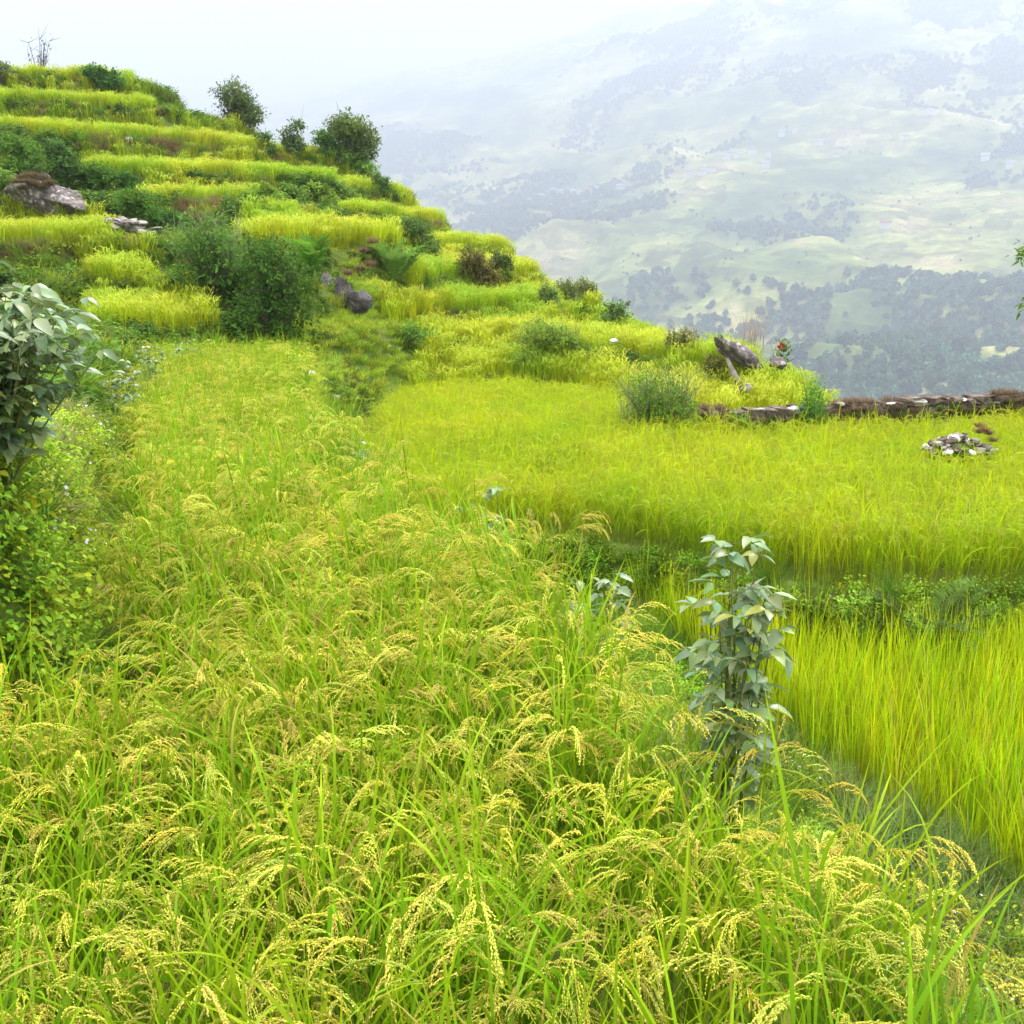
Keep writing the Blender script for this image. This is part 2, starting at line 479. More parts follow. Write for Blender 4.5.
def mountain_mat():
    m, nt, n, l = new_mat('mountain fields')
    out = n.new('ShaderNodeOutputMaterial')
    geo = n.new('ShaderNodeNewGeometry')
    big = n.new('ShaderNodeTexNoise'); big.inputs['Scale'].default_value = 0.0035; big.inputs['Detail'].default_value = 7; big.inputs['Roughness'].default_value = 0.62
    l.new(geo.outputs['Position'], big.inputs['Vector'])
    cr = n.new('ShaderNodeValToRGB'); e = cr.color_ramp.elements
    for i, (p, c) in enumerate([(0.32, (0.06, 0.10, 0.035)), (0.45, (0.12, 0.16, 0.045)), (0.55, (0.24, 0.26, 0.075)), (0.68, (0.40, 0.33, 0.17))]):
        if i >= 2: e.new(p)
        e[i].position = p; e[i].color = (*c, 1)
    l.new(big.outputs['Fac'], cr.inputs['Fac'])
    sep = n.new('ShaderNodeSeparateXYZ'); l.new(geo.outputs['Position'], sep.inputs[0])
    # terrace strips follow the height lines
    n2 = n.new('ShaderNodeTexNoise'); n2.inputs['Scale'].default_value = 0.012; n2.inputs['Detail'].default_value = 2
    l.new(geo.outputs['Position'], n2.inputs['Vector'])
    ma = n.new('ShaderNodeMath'); ma.operation = 'MULTIPLY_ADD'; ma.inputs[1].default_value = 40; l.new(n2.outputs['Fac'], ma.inputs[0]); l.new(sep.outputs['Z'], ma.inputs[2])
    cx = n.new('ShaderNodeCombineXYZ'); l.new(ma.outputs[0], cx.inputs['Z'])
    wv = n.new('ShaderNodeTexNoise'); wv.inputs['Scale'].default_value = 0.16; wv.inputs['Detail'].default_value = 3
    l.new(cx.outputs[0], wv.inputs['Vector'])
    wr = n.new('ShaderNodeMapRange'); wr.inputs['From Min'].default_value = 0.35; wr.inputs['From Max'].default_value = 0.65; wr.inputs['To Min'].default_value = 0.78; wr.inputs['To Max'].default_value = 1.16
    l.new(wv.outputs['Fac'], wr.inputs['Value'])
    mx = n.new('ShaderNodeMix'); mx.data_type = 'RGBA'; mx.blend_type = 'MULTIPLY'; mx.inputs['Factor'].default_value = 1
    l.new(cr.outputs['Color'], mx.inputs['A']); l.new(wr.outputs['Result'], mx.inputs['B'])
    n3 = n.new('ShaderNodeTexVoronoi'); n3.inputs['Scale'].default_value = 0.022; n3.inputs['Randomness'].default_value = 1
    mp = n.new('ShaderNodeMapping'); mp.inputs['Scale'].default_value = (1, 0.7, 2.5); l.new(geo.outputs['Position'], mp.inputs['Vector']); l.new(mp.outputs[0], n3.inputs['Vector'])
    sc3 = n.new('ShaderNodeSeparateColor'); l.new(n3.outputs['Color'], sc3.inputs[0])
    r3 = n.new('ShaderNodeMapRange'); r3.inputs['To Min'].default_value = 0.6; r3.inputs['To Max'].default_value = 1.4; l.new(sc3.outputs[0], r3.inputs['Value'])
    m3 = n.new('ShaderNodeMix'); m3.data_type = 'RGBA'; m3.blend_type = 'MULTIPLY'; m3.inputs['Factor'].default_value = 1
    l.new(mx.outputs['Result'], m3.inputs['A']); l.new(r3.outputs['Result'], m3.inputs['B'])
    n4 = n.new('ShaderNodeTexNoise'); n4.inputs['Scale'].default_value = 0.06; n4.inputs['Detail'].default_value = 6; n4.inputs['Roughness'].default_value = 0.7; l.new(geo.outputs['Position'], n4.inputs['Vector'])
    r4 = n.new('ShaderNodeMapRange'); r4.inputs['From Min'].default_value = 0.3; r4.inputs['From Max'].default_value = 0.7; r4.inputs['To Min'].default_value = 0.55; r4.inputs['To Max'].default_value = 1.45; l.new(n4.outputs['Fac'], r4.inputs['Value'])
    m4 = n.new('ShaderNodeMix'); m4.data_type = 'RGBA'; m4.blend_type = 'MULTIPLY'; m4.inputs['Factor'].default_value = 1
    l.new(m3.outputs['Result'], m4.inputs['A']); l.new(r4.outputs['Result'], m4.inputs['B'])
    pr = n.new('ShaderNodeBsdfDiffuse')
    l.new(m4.outputs['Result'], pr.inputs['Color'])
    l.new(pr.outputs[0], out.inputs['Surface'])
    return m


mountain = mb.build('mountain', mountain_mat())
tag(mountain, kind='structure')


def mount_hit(px, py):
    dx, dy, dz = ray(px, py)
    D = np.linspace(600, 5600, 2500)
    h = mount(dx / dy * D, D) - (EYE + dz / dy * D)
    i = int(np.argmax(h > 0))
    d = D[i]
    return dx / dy * d, d, float(mount(np.array([dx / dy * d]), np.array([d]))[0])


# ------------------------------------------------------------------ instancing of what nobody could count
def proto_collection(name, objs):
    c = bpy.data.collections.new(name)
    for o in objs:
        c.objects.link(o)
    return c


def scatter(name, P, rot, scale, index, coll, group=None, label=None):
    me = bpy.data.meshes.new(name)
    me.vertices.add(len(P)); me.vertices.foreach_set('co', np.asarray(P, np.float32).ravel())
    a = me.attributes.new('rot', 'FLOAT_VECTOR', 'POINT'); a.data.foreach_set('vector', np.asarray(rot, np.float32).ravel())
    a = me.attributes.new('scl', 'FLOAT_VECTOR', 'POINT'); a.data.foreach_set('vector', np.asarray(scale, np.float32).ravel())
    a = me.attributes.new('idx', 'INT', 'POINT'); a.data.foreach_set('value', np.asarray(index, np.int32).ravel())
    o = bpy.data.objects.new(name, me); COL.objects.link(o)
    ng = bpy.data.node_groups.new(name, 'GeometryNodeTree')
    ng.interface.new_socket('Geometry', in_out='INPUT', socket_type='NodeSocketGeometry')
    ng.interface.new_socket('Geometry', in_out='OUTPUT', socket_type='NodeSocketGeometry')
    n, l = ng.nodes, ng.links
    gi = n.new('NodeGroupInput'); go = n.new('NodeGroupOutput')
    ci = n.new('GeometryNodeCollectionInfo'); ci.inputs['Collection'].default_value = coll
    ci.inputs['Separate Children'].default_value = True; ci.inputs['Reset Children'].default_value = True
    ip = n.new('GeometryNodeInstanceOnPoints'); ip.inputs['Pick Instance'].default_value = True

    def attr(nm, t):
        x = n.new('GeometryNodeInputNamedAttribute'); x.data_type = t; x.inputs['Name'].default_value = nm
        return x.outputs['Attribute']
    er = n.new('FunctionNodeEulerToRotation')
    l.new(attr('rot', 'FLOAT_VECTOR'), er.inputs[0])
    l.new(gi.outputs[0], ip.inputs['Points']); l.new(ci.outputs[0], ip.inputs['Instance'])
    l.new(attr('idx', 'INT'), ip.inputs['Instance Index']); l.new(er.outputs[0], ip.inputs['Rotation'])
    l.new(attr('scl', 'FLOAT_VECTOR'), ip.inputs['Scale']); l.new(ip.outputs[0], go.inputs[0])
    md = o.modifiers.new('scatter', 'NODES'); md.node_group = ng
    tag(o, kind='stuff', group=group)
    return o


U = lambda a, b, n=None: rng.uniform(a, b, n)


def panicle(mb, base, az, th0, size=1.0, detail=1.0, c=(0.72, 0.70, 0.10)):
    """a bowed rice head: a curved axis with drooping side branches strung with grains"""
    L = U(0.17, 0.25) * size
    seg = 10
    t = np.linspace(0, 1, seg + 1)
    th1 = U(1.7, 2.75)
    th = th0 + (th1 - th0) * t ** 0.85
    d = np.stack([np.sin(th) * math.cos(az), np.sin(th) * math.sin(az), np.cos(th)], -1)
    P = base + np.concatenate([np.zeros((1, 3)), np.cumsum((d[:-1] + d[1:]) / 2 * L / seg, 0)])
    cs = np.array((0.46, 0.48, 0.05))
    tube(mb, P, np.linspace(0.0013, 0.0006, seg + 1), col=cs, sides=3)
    nb = int(U(8, 12))
    GP, GD, GC = [], [], []
    tint = np.array(c) * U(0.8, 1.2) * np.array([1, U(0.9, 1.12), U(0.7, 1.5)])
    for b in range(nb + 1):
        tt = 0.12 + 0.80 * b / nb
        i = tt * seg; i0 = min(int(i), seg - 1); f = i - i0
        p0 = P[i0] * (1 - f) + P[i0 + 1] * f
        dd = nrm(d[i0])
        bl = (U(0.05, 0.10) if b < nb else 0.05) * size * (1.15 - 0.5 * tt)
        a2 = az + U(-1.0, 1.0)
        out = np.array([math.cos(a2), math.sin(a2), 0]) * U(0.1, 0.6)
        k = max(3, int(bl / 0.0048 * detail))
        s = np.linspace(0.15, 1, k)
        cur = nrm(dd + out)
        line = p0 + cur * (bl * s)[:, None] + np.array([0, 0, -1.0]) * (bl * 0.55 * s ** 2)[:, None]
        gd = nrm(np.gradient(line, axis=0)) if k > 1 else cur[None]
        GP.append(line); GD.append(gd + rng.normal(0, 0.28, (k, 3)))
        GC.append(np.clip(tint * U(0.75, 1.25, (k, 1)), 0, 1))
    GP, GD, GC = np.concatenate(GP), np.concatenate(GD), np.concatenate(GC)
    g = 1.0 / math.sqrt(detail) if detail < 1 else 1.0
    grains(mb, GP, GD, U(0.0075, 0.0095, len(GP)) * size * g, U(0.0033, 0.0044, len(GP)) * size * g, GC)


def rice_clump(nt, npan, h=0.62, leafL=(0.35, 0.6), leafW=(0.007, 0.011), spread=0.07, detail=1.0, seg=8,
               green=(0.125, 0.28, 0.005), tipc=(0.29, 0.43, 0.007), base_c=(0.11, 0.15, 0.01), lean=0.22, straw=0.06, pc=(0.72, 0.70, 0.10), psize=1.0):  # default base_c darkens stem feet: shade of the gaps painted into the colour
    mb = MB()
    a = U(0, 2 * PI, nt); r = spread * np.sqrt(U(0, 1, nt))
    base = np.stack([r * np.cos(a), r * np.sin(a), np.full(nt, -0.03)], -1)
    H = h * U(0.8, 1.12, nt)
    ln = np.abs(rng.normal(0, lean, nt)) + 0.03
    g = np.array(green) * U(0.8, 1.25, (nt, 1)) * np.stack([U(0.85, 1.3, nt), np.ones(nt), np.ones(nt)], -1)
    P, d = ribbons(mb, base, a, H, 0.005, ln * 0.3, ln * 1.2, 4, base_c, g, twist=U(0, 3, nt), base_w=1)
    # leaves leave the stem at several heights
    for lv, f in enumerate((0.35, 0.6, 0.85)):
        n = nt
        i = f * 4; i0 = int(i); fr = i - i0
        p0 = P[:, i0] * (1 - fr) + P[:, i0 + 1] * fr
        az = U(0, 2 * PI, n)
        t0 = U(0.08, 0.4, n)
        t1 = t0 + np.where(rng.random(n) < 0.35, U(0.9, 2.0, n), U(0.1, 0.7, n))
        LL = U(*leafL, n) * (1.0 if lv < 2 else np.where(rng.random(n) < 0.35, 1.0, 0.65))
        cc = g * U(0.8, 1.15, (n, 1))
        tc = np.array(tipc) * U(0.8, 1.2, (n, 1))
        dry = rng.random(n) < straw
        cc[dry] = np.array((0.42, 0.36, 0.06)) * U(0.6, 1.1, (dry.sum(), 1)); tc[dry] = (0.45, 0.34, 0.08)
        ribbons(mb, p0, az, LL, U(*leafW, n), t0, t1, seg, cc, tc, twist=U(-0.9, 0.9, n))
    ii = rng.permutation(nt)[:npan]
    for k in ii:
        panicle(mb, P[k, 3] * 0.3 + P[k, 4] * 0.7 + np.array([0, 0, 0.02]), a[k] + rng.normal(0, 0.9), U(0.05, 0.5), psize, detail, pc)
    return mb


def view_mask(x, y, m=1.6):
    return (np.abs(x) < 0.56 * np.maximum(y, 0) + m)


def jitter_grid(x0, x1, y0, y1, s):
    X, Y = np.meshgrid(np.arange(x0, x1, s), np.arange(y0, y1, s))
    x = X.ravel() + U(-0.45, 0.45, X.size) * s; y = Y.ravel() + U(-0.45, 0.45, X.size) * s
    return x, y


def place(name, x, y, nvar, coll, smin=0.85, smax=1.15, tilt=0.1, lift=0.0, hs=None, sway=0.0):
    z = ground(x, y) + lift
    n = len(x)
    lx = sway * (fbm(x * 1.1, y * 1.1, 61, 3) - 0.5) * 4; ly = sway * (fbm(x * 1.1, y * 1.1, 66, 3) - 0.5) * 4
    rot = np.stack([rng.normal(0, tilt, n) + lx, rng.normal(0, tilt, n) + ly, U(0, 2 * PI, n)], -1)
    s = U(smin, smax, n)
    if hs is not None: s = s * hs
    sc = np.stack([s, s, s * U(0.92, 1.08, n)], -1)
    return scatter(name, np.stack([x, y, z], -1), rot, sc, rng.integers(0, nvar, n), coll)


# --- the ripe field the camera stands in
NV = 8
pro = [rice_clump(14, 10, 0.66, leafL=(0.28, 0.5), leafW=(0.006, 0.012)).build('rice_clump_%02d' % i, M_RICE, link=False) for i in range(NV)]
c_near = proto_collection('ripe_rice_clumps', pro)
x, y = jitter_grid(-7.5, 1.8, 0.35, 17.8, 0.185)
d12 = xr_f(y) - x; d01 = x - xl_f(y)
keep = (d12 > -0.02) & (d01 > 0.22 + 0.1 * np.clip(4 - y, 0, 1)) & view_mask(x, y) & (np.hypot(x, y) > 0.75)
keep &= ~((d12 < 0.25) & (rng.random(len(x)) < 0.45))
x, y = x[keep], y[keep]
place('ripe_rice', x, y, NV, c_near, 0.82, 1.12, 0.12, sway=0.16, hs=0.93 + 0.16 * fbm(x * 0.9, y * 0.9, 63, 3))

# --- the lower field behind it
NV = 7
pro = [rice_clump(14, 8, 0.60, leafL=(0.26, 0.42), leafW=(0.006, 0.010), detail=0.45, seg=5, green=(0.305, 0.45, 0.004), tipc=(0.50, 0.58, 0.006), lean=0.2,
                  base_c=(0.3, 0.33, 0.015), pc=(0.57, 0.62, 0.045), psize=1.0, spread=0.09).build('rice_tuft_%02d' % i, M_RICE_MID, link=False) for i in range(NV)]
c_mid = proto_collection('middle_rice_clumps', pro)


def mid_ok(x, y):
    xr = xr_f(y)
    gap = np.interp(y, [7, 9, 12, 18, 24], [0.45, 0.6, 1.0, 1.5, 1.9])
    return (x > xr + gap) & (y > y23_f(x) + 0.02) & (y < yb_f(x) - 0.35)


x, y = jitter_grid(-4, 12.5, 8, 24, 0.2)
keep = mid_ok(x, y) & view_mask(x, y, 2.0)
x, y = x[keep], y[keep]
place('yellowing_rice', x, y, NV, c_mid, 0.85, 1.15, 0.08, hs=0.88 + 0.28 * fbm(x * 0.5, y * 0.5, 55, 3), sway=0.10)

# --- the young green field
NV = 6
pro = []
for i in range(NV):
    mb = MB(); n = 19
    a = U(0, 2 * PI, n); r = 0.05 * np.sqrt(U(0, 1, n))
    b = np.stack([r * np.cos(a), r * np.sin(a), np.zeros(n)], -1)
    c = np.array((0.37, 0.56, 0.004)) * U(0.6, 1.25, (n, 1)) * np.stack([U(0.8, 1.25, n), np.ones(n), np.ones(n)], -1)
    ribbons(mb, b, a + rng.normal(0, 0.5, n), U(0.36, 0.72, n), U(0.006, 0.0115, n), U(0.02, 0.14, n), np.where(rng.random(n) < 0.06, U(0.9, 1.6, n), U(0.1, 0.45, n)), 6, c * np.array((0.85, 0.75, 1)), np.where(rng.random((n, 1)) < 0.12, (0.55, 0.48, 0.08), c * np.array((1.25, 1.1, 1))), twist=U(-1, 1, n))
    pro.append(mb.build('rice_shoot_%02d' % i, M_RICE_YOUNG, link=False))
c_young = proto_collection('young_rice_clumps', pro)
t3x = lambda y: np.interp(y, [2, 4, 5.2, 6, 6.5, 8, 9.5], [4.05, 3.35, 2.85, 2.5, 2.15, 1.9, 1.3])
x, y = jitter_grid(1.2, 8, 2.5, 9.8, 0.125)
keep = (x > t3x(y)) & (y < y23_f(x) - 0.28) & view_mask(x, y, 2.0)
place('young_rice', x[keep], y[keep], NV, c_young, 0.8, 1.15, 0.06, sway=0.06)

# --- rice on the hill terraces
NV = 6
pro = []
for i in range(NV):
    mb = MB(); n = 80
    b = np.stack([U(-0.19, 0.19, n), U(-0.19, 0.19, n), np.zeros(n)], -1)
    c = np.array((0.315, 0.45, 0.006)) * U(0.5, 1.3, (n, 1)) * np.stack([U(0.85, 1.2, n), np.ones(n), np.ones(n)], -1)
    ribbons(mb, b, U(0, 2 * PI, n), U(0.42, 0.66, n), U(0.010, 0.018, n), U(0.0, 0.12, n), U(0.15, 0.9, n), 4, np.array((0.45, 0.47, 0.012)) * U(0.45, 1.15, (n, 1)), c * np.array((1.3, 1.15, 1)), twist=U(-1, 1, n), base_w=0.9)
    m2 = 26
    b2 = np.stack([U(-0.19, 0.19, m2), U(-0.19, 0.19, m2), U(0.42, 0.55, m2)], -1)
    ribbons(mb, b2, U(0, 2 * PI, m2), U(0.12, 0.2, m2), 0.02, U(0.1, 0.6, m2), U(1.4, 2.4, m2), 3, (0.46, 0.52, 0.03), (0.52, 0.55, 0.05), twist=U(-1, 1, m2), base_w=0.5)
    pro.append(mb.build('rice_patch_%02d' % i, M_RICE_HILL, link=False))
c_hill = proto_collection('hill_rice_clumps', pro)


def hill_rice_ok(x, y):
    z, k, fr = hill(x, y)
    v = np.tan(np.arctan((z - EYE) / y) + PITCH)
    px = 512 + x / y * (CP + v * SP) * FPX
    ok = (fr > 0.01) & (fr < np.where(LEV[k] < 1.0, 0.99, np.where(LEV[k] > 7, 1.02, 0.98)) - 0.16 * fbm(x * 0.8, y * 0.8, 59, 2)) & (y > yb_f(x) + np.where(x < -6.5, 1.8, 0.55))
    lev = LEV[k]
    wob = 6 * np.sin(y * 2.1)
    P = px + wob
    bad = (np.isclose(lev, 4.9) & (P < 86)) | (np.isclose(lev, 3.7) & ((P < 145) | ((P > 262) & (P < 345)))) \
        | (np.isclose(lev, 2.5) & (((P > 112) & (P < 246)) | ((P > 400) & (P < 433)))) \
        | (np.isclose(lev, 1.6) & ((P < 84) | ((P > 150) & (P < 400)))) \
        | (np.isclose(lev, 0.8) & ((P < 96) | ((P > 205) & (P < 385)))) \
        | (np.isclose(lev, 0.1) & (P < 420)) | (np.isclose(lev, 7.8) & (P > 150)) | (np.isclose(lev, 9.2) & (P > 130))
    return ok & ~bad & (lev > -0.95)


x, y = jitter_grid(-30, 9, 15, 52, 0.25)
keep = hill_rice_ok(x, y) & view_mask(x, y, 2.0)
x, y = x[keep], y[keep]
place('terrace_rice', x, y, NV, c_hill, 0.72, 1.22, 0.09, hs=0.78 + 0.42 * fbm(x * 0.6, y * 0.6, 57, 3))


# --- weeds and grass on the banks
def grass_tuft(n, L, W, c0, c1, spread, droop=(0.5, 1.6), seg=4):
    mb = MB()
    a = U(0, 2 * PI, n); r = spread * np.sqrt(U(0, 1, n))
    b = np.stack([r * np.cos(a), r * np.sin(a), np.full(n, -0.01)], -1)
    v = U(0.75, 1.25, (n, 1))
    ribbons(mb, b, a + rng.normal(0, 0.8, n), U(*L, n), U(*W, n), U(0.0, 0.5, n), U(*droop, n), seg, np.array(c0) * v, np.array(c1) * v, twist=U(-1, 1, n))
    return mb


def herb(n, spread, h, lw, c, flower=0, stemc=(0.16, 0.15, 0.04)):
    """low broad-leaved weed: many small leaves over a dome of thin stems"""
    mb = MB()
    ns = max(6, n // 12)
    a = U(0, 2 * PI, ns); th = U(0.1, 1.2, ns)
    P, d = ribbons(mb, np.zeros((ns, 3)), a, U(0.6, 1.1, ns) * math.hypot(h, spread) * 0.8, 0.003, th * 0.6, th * 1.3, 5, stemc, stemc, base_w=1)
    k = rng.integers(0, ns, n); s = rng.integers(1, 6, n)
    p = P[k, s] + rng.normal(0, 0.012 + 0.08 * spread, (n, 3))
    p[:, 2] = np.maximum(p[:, 2], 0.01)
    az = U(0, 2 * PI, n)
    D = np.stack([np.cos(az), np.sin(az), U(-0.4, 0.5, n)], -1)
    N = np.stack([rng.normal(0, 0.5, n), rng.normal(0, 0.5, n), np.ones(n)], -1)
    cc = np.array(c) * U(0.65, 1.35, (n, 1)) * np.stack([U(0.8, 1.25, n), np.ones(n), U(0.8, 1.3, n)], -1)
    L = U(*lw, n)
    leaves(mb, p, D, N, L, L * U(0.5, 0.75, n), cc, rows=(0, .4, .75, 1), prof=(.1, 1, .7, .03), droop=0.25)
    if flower:
        ft = P[rng.integers(0, ns, flower), 5] + np.array([0, 0, 0.03])
        for f in ft:
            q = 5; fa = U(0, 2 * PI) + np.arange(q) * 2 * PI / q
            DD = np.stack([np.cos(fa), np.sin(fa), np.full(q, 0.3)], -1)
            leaves(mb, np.repeat(f[None], q, 0), DD, np.tile([0, 0, 1.], (q, 1)), 0.009, 0.007, (0.8, 0.8, 0.82), rows=(0, .6, 1), prof=(.2, 1, .4))
    return mb


G1, G2 = (0.09, 0.19, 0.012), (0.2, 0.34, 0.03)
near_w = [herb(150, 0.13, 0.14, (0.014, 0.03), (0.30, 0.44, 0.018), 0), herb(150, 0.13, 0.16, (0.014, 0.028), (0.22, 0.38, 0.02), 0),
          herb(130, 0.14, 0.12, (0.012, 0.024), (0.34, 0.44, 0.03), 1),
          grass_tuft(45, (0.12, 0.34), (0.004, 0.008), G1, G2, 0.06), grass_tuft(30, (0.1, 0.28), (0.004, 0.009), (0.06, 0.12, 0.025), (0.26, 0.39, 0.09), 0.09),
          grass_tuft(30, (0.1, 0.28), (0.004, 0.008), (0.14, 0.16, 0.04), (0.42, 0.42, 0.13), 0.08)]
c_wn = proto_collection('bank_weed_clumps', [m.build('bank_weed_%02d' % i, M_WEED, link=False) for i, m in enumerate(near_w)])
far_w = [herb(110, 0.25, 0.22, (0.04, 0.09), (0.075, 0.16, 0.014)), herb(120, 0.28, 0.26, (0.035, 0.08), (0.11, 0.22, 0.016)),
         herb(110, 0.25, 0.18, (0.035, 0.07), (0.17, 0.27, 0.02)),
         grass_tuft(80, (0.15, 0.42), (0.008, 0.016), G1, (0.2, 0.34, 0.02), 0.16), grass_tuft(80, (0.12, 0.32), (0.008, 0.014), (0.2, 0.31, 0.012), (0.42, 0.50, 0.03), 0.18),
         grass_tuft(70, (0.12, 0.3), (0.006, 0.012), (0.16, 0.10, 0.04), (0.28, 0.19, 0.09), 0.16),
         grass_tuft(110, (0.08, 0.22), (0.008, 0.015), (0.26, 0.37, 0.02), (0.46, 0.56, 0.05), 0.2)]
c_wf = proto_collection('terrace_weed_clumps', [m.build('terrace_weed_%02d' % i, M_WEED, link=False) for i, m in enumerate(far_w)])


def surface_grid(x0, x1, y0, y1, s):
    x, y = jitter_grid(x0, x1, y0, y1, s / 1.9)
    e = 0.04
    sx = (ground(x + e, y) - ground(x - e, y)) / (2 * e); sy = (ground(x, y + e) - ground(x, y - e)) / (2 * e)
    k = rng.random(len(x)) < np.minimum(1, np.sqrt(1 + sx * sx + sy * sy) / 3.6)
    tilt = np.clip(np.stack([-sx, -sy], -1), -1.2, 1.2)
    return x[k], y[k], tilt[k]


def rice_any(x, y):
    xl, xr = xl_f(y), xr_f(y)
    t1 = (x > xl + 0.3) & (x < xr - 0.1) & (y < 17.6)
    return t1 | mid_ok(x, y) | ((x > t3x(y) - 0.02) & (y < y23_f(x) - 0.26)) | hill_rice_ok(x, y)


x, y, tl = surface_grid(-5, 7, 0.3, 10.8, 0.085)
keep = (~rice_any(x, y)) & view_mask(x, y, 0.9) & (np.hypot(x, y) > 0.9) & ((y < 9.5) | (x > -0.5))
x, y, tl = x[keep], y[keep], tl[keep]
nz = fbm(x * 1.2, y * 1.2, 71, 3) + rng.normal(0, 0.12, len(x))
left = x < xl_f(y) + 0.35
slope = (x > xr_f(y)) & (y < 6.8)
kind = np.where(left, np.where(nz < 0.42, 1, np.where(nz < 0.56, 0, np.where(nz < 0.66, 2, 3))), np.where(nz < 0.40, 4, np.where(nz < 0.54, 5, np.where(nz < 0.60, 2, np.where(nz < 0.66, 0, 3)))))
back = y > 7.4
far_l = left & (y > 4.3)
kind = np.where(far_l, np.where(nz < 0.42, 0, np.where(nz < 0.52, 2, np.where(nz < 0.62, 3, 5))), kind)
kind = np.where(back & ~left, np.where(nz < 0.48, 1, np.where(nz < 0.60, 0, np.where(nz < 0.66, 2, 3))), kind)
z = ground(x, y)
n = len(x)
s = U(0.75, 1.3, n) * np.where(left & (y < 5), 1.1, 1.0) * np.where(left & (kind == 3), 0.65, 1.0)
wo = scatter('bank_weeds', np.stack([x, y, z], -1), np.stack([rng.normal(0, .2, n) - 0.6 * tl[:, 1], rng.normal(0, .2, n) + 0.6 * tl[:, 0], U(0, 6.28, n)], -1), np.stack([s, s, s], -1), kind, c_wn)

x, y, tl = surface_grid(-30, 12.5, 8.8, 54, 0.18)
keep = (~rice_any(x, y)) & view_mask(x, y, 2.0)
keep &= ~((y < 9.5) & (x < 7)) & ~((y < 10.8) & (x > -0.5) & (x < 7))
keep &= ~((x > 4) & (y > 17.5))
x, y = x[keep], y[keep]
nz = fbm(x * 0.7, y * 0.7, 73, 3) + rng.normal(0, 0.1, len(x))
path = (x > xr_f(y) - 0.2) & (x < xr_f(y) + 3) & (y < 23)
kind = np.where(path, np.where(nz < 0.32, 4, np.where(nz < 0.62, 6, 2)), np.where(nz < 0.38, 0, np.where(nz < 0.5, 1, np.where(nz < 0.57, 2, np.where(nz < 0.63, 3, np.where(nz < 0.69, 4, 5))))))
n = len(x)
gully = (x / y > -0.235) & (x / y < -0.06) & (y < 26.5)
kind = np.where(gully & ~path, np.where(nz < 0.36, 2, np.where(nz < 0.42, 4, 6)), kind)
s = U(0.75, 1.45, n) * np.where(path | gully, 0.75, 1.0)
scatter('terrace_weeds', np.stack([x, y, ground(x, y)], -1), np.stack([rng.normal(0, .2, n), rng.normal(0, .2, n), U(0, 6.28, n)], -1), np.stack([s, s, s], -1), kind, c_wf)

# --- forest far across the valley
NV = 5
pro = []
for i in range(NV):
    mb = MB(); n = 150
    v = nrm(rng.normal(0, 1, (n, 3))); v[:, 2] = np.abs(v[:, 2]) * 1.1 - 0.15
    r = U(0.55, 1.0, n)[:, None] * (0.75 + 0.35 * rng.random((n, 1)))
    p = v * r * np.array([0.62, 0.62, 0.75]) + np.array([0, 0, 0.5])
    c = np.array((0.065, 0.135, 0.065)) * U(0.5, 1.5, (n, 1))
    leaves(mb, p, nrm(rng.normal(0, 1, (n, 3))), v + rng.normal(0, .3, (n, 3)), U(0.28, 0.5, n), U(0.25, 0.42, n), c)
    pro.append(mb.build('forest_crown_%02d' % i, M_FOREST, link=False))
c_for = proto_collection('forest_crowns', pro)
n = 170000
yy = np.sqrt(U(620 ** 2, 4300 ** 2, n)); uu = U(-0.35, 0.68, n); xx = uu * yy
dens = fbm(xx / 300, yy / 300, 81, 4)
low = np.clip((2000 - yy) / 900, 0, 1)
high = np.clip((yy - 2700) / 500, 0, 1)
fine = fbm(xx / 60, yy / 60, 87, 3)
hedge = 1 - np.clip(np.abs(fbm(xx / 90, yy / 140, 95, 3) - 0.5) * 22, 0, 1)
pr_ = np.maximum(np.clip((dens + 0.30 * low + 0.08 * high - 0.52) * 4, 0.0, 1) * np.clip((fine - 0.36) * 7, 0.04, 1), 0.09 * hedge)
k = rng.random(n) < pr_
xx, yy, dens = xx[k], yy[k], dens[k] + 0.3 * low[k] + 0.12 * high[k]
n = len(xx)
s = U(5, 11, n) * np.where(dens > 0.56, 1.0, 0.42)
scatter('mountain_forest', np.stack([xx, yy, mount(xx, yy) - 1], -1), np.stack([np.zeros(n), np.zeros(n), U(0, 6.28, n)], -1), np.stack([s, s, s * U(0.8, 1.3, n)], -1), rng.integers(0, NV, n), c_for)

# ------------------------------------------------------------------ single plants, rocks, walls
def leaf_count(w, h, L):
    return int(np.clip(5.0 * (w * h) / (L * L * 0.45), 260, 9000))


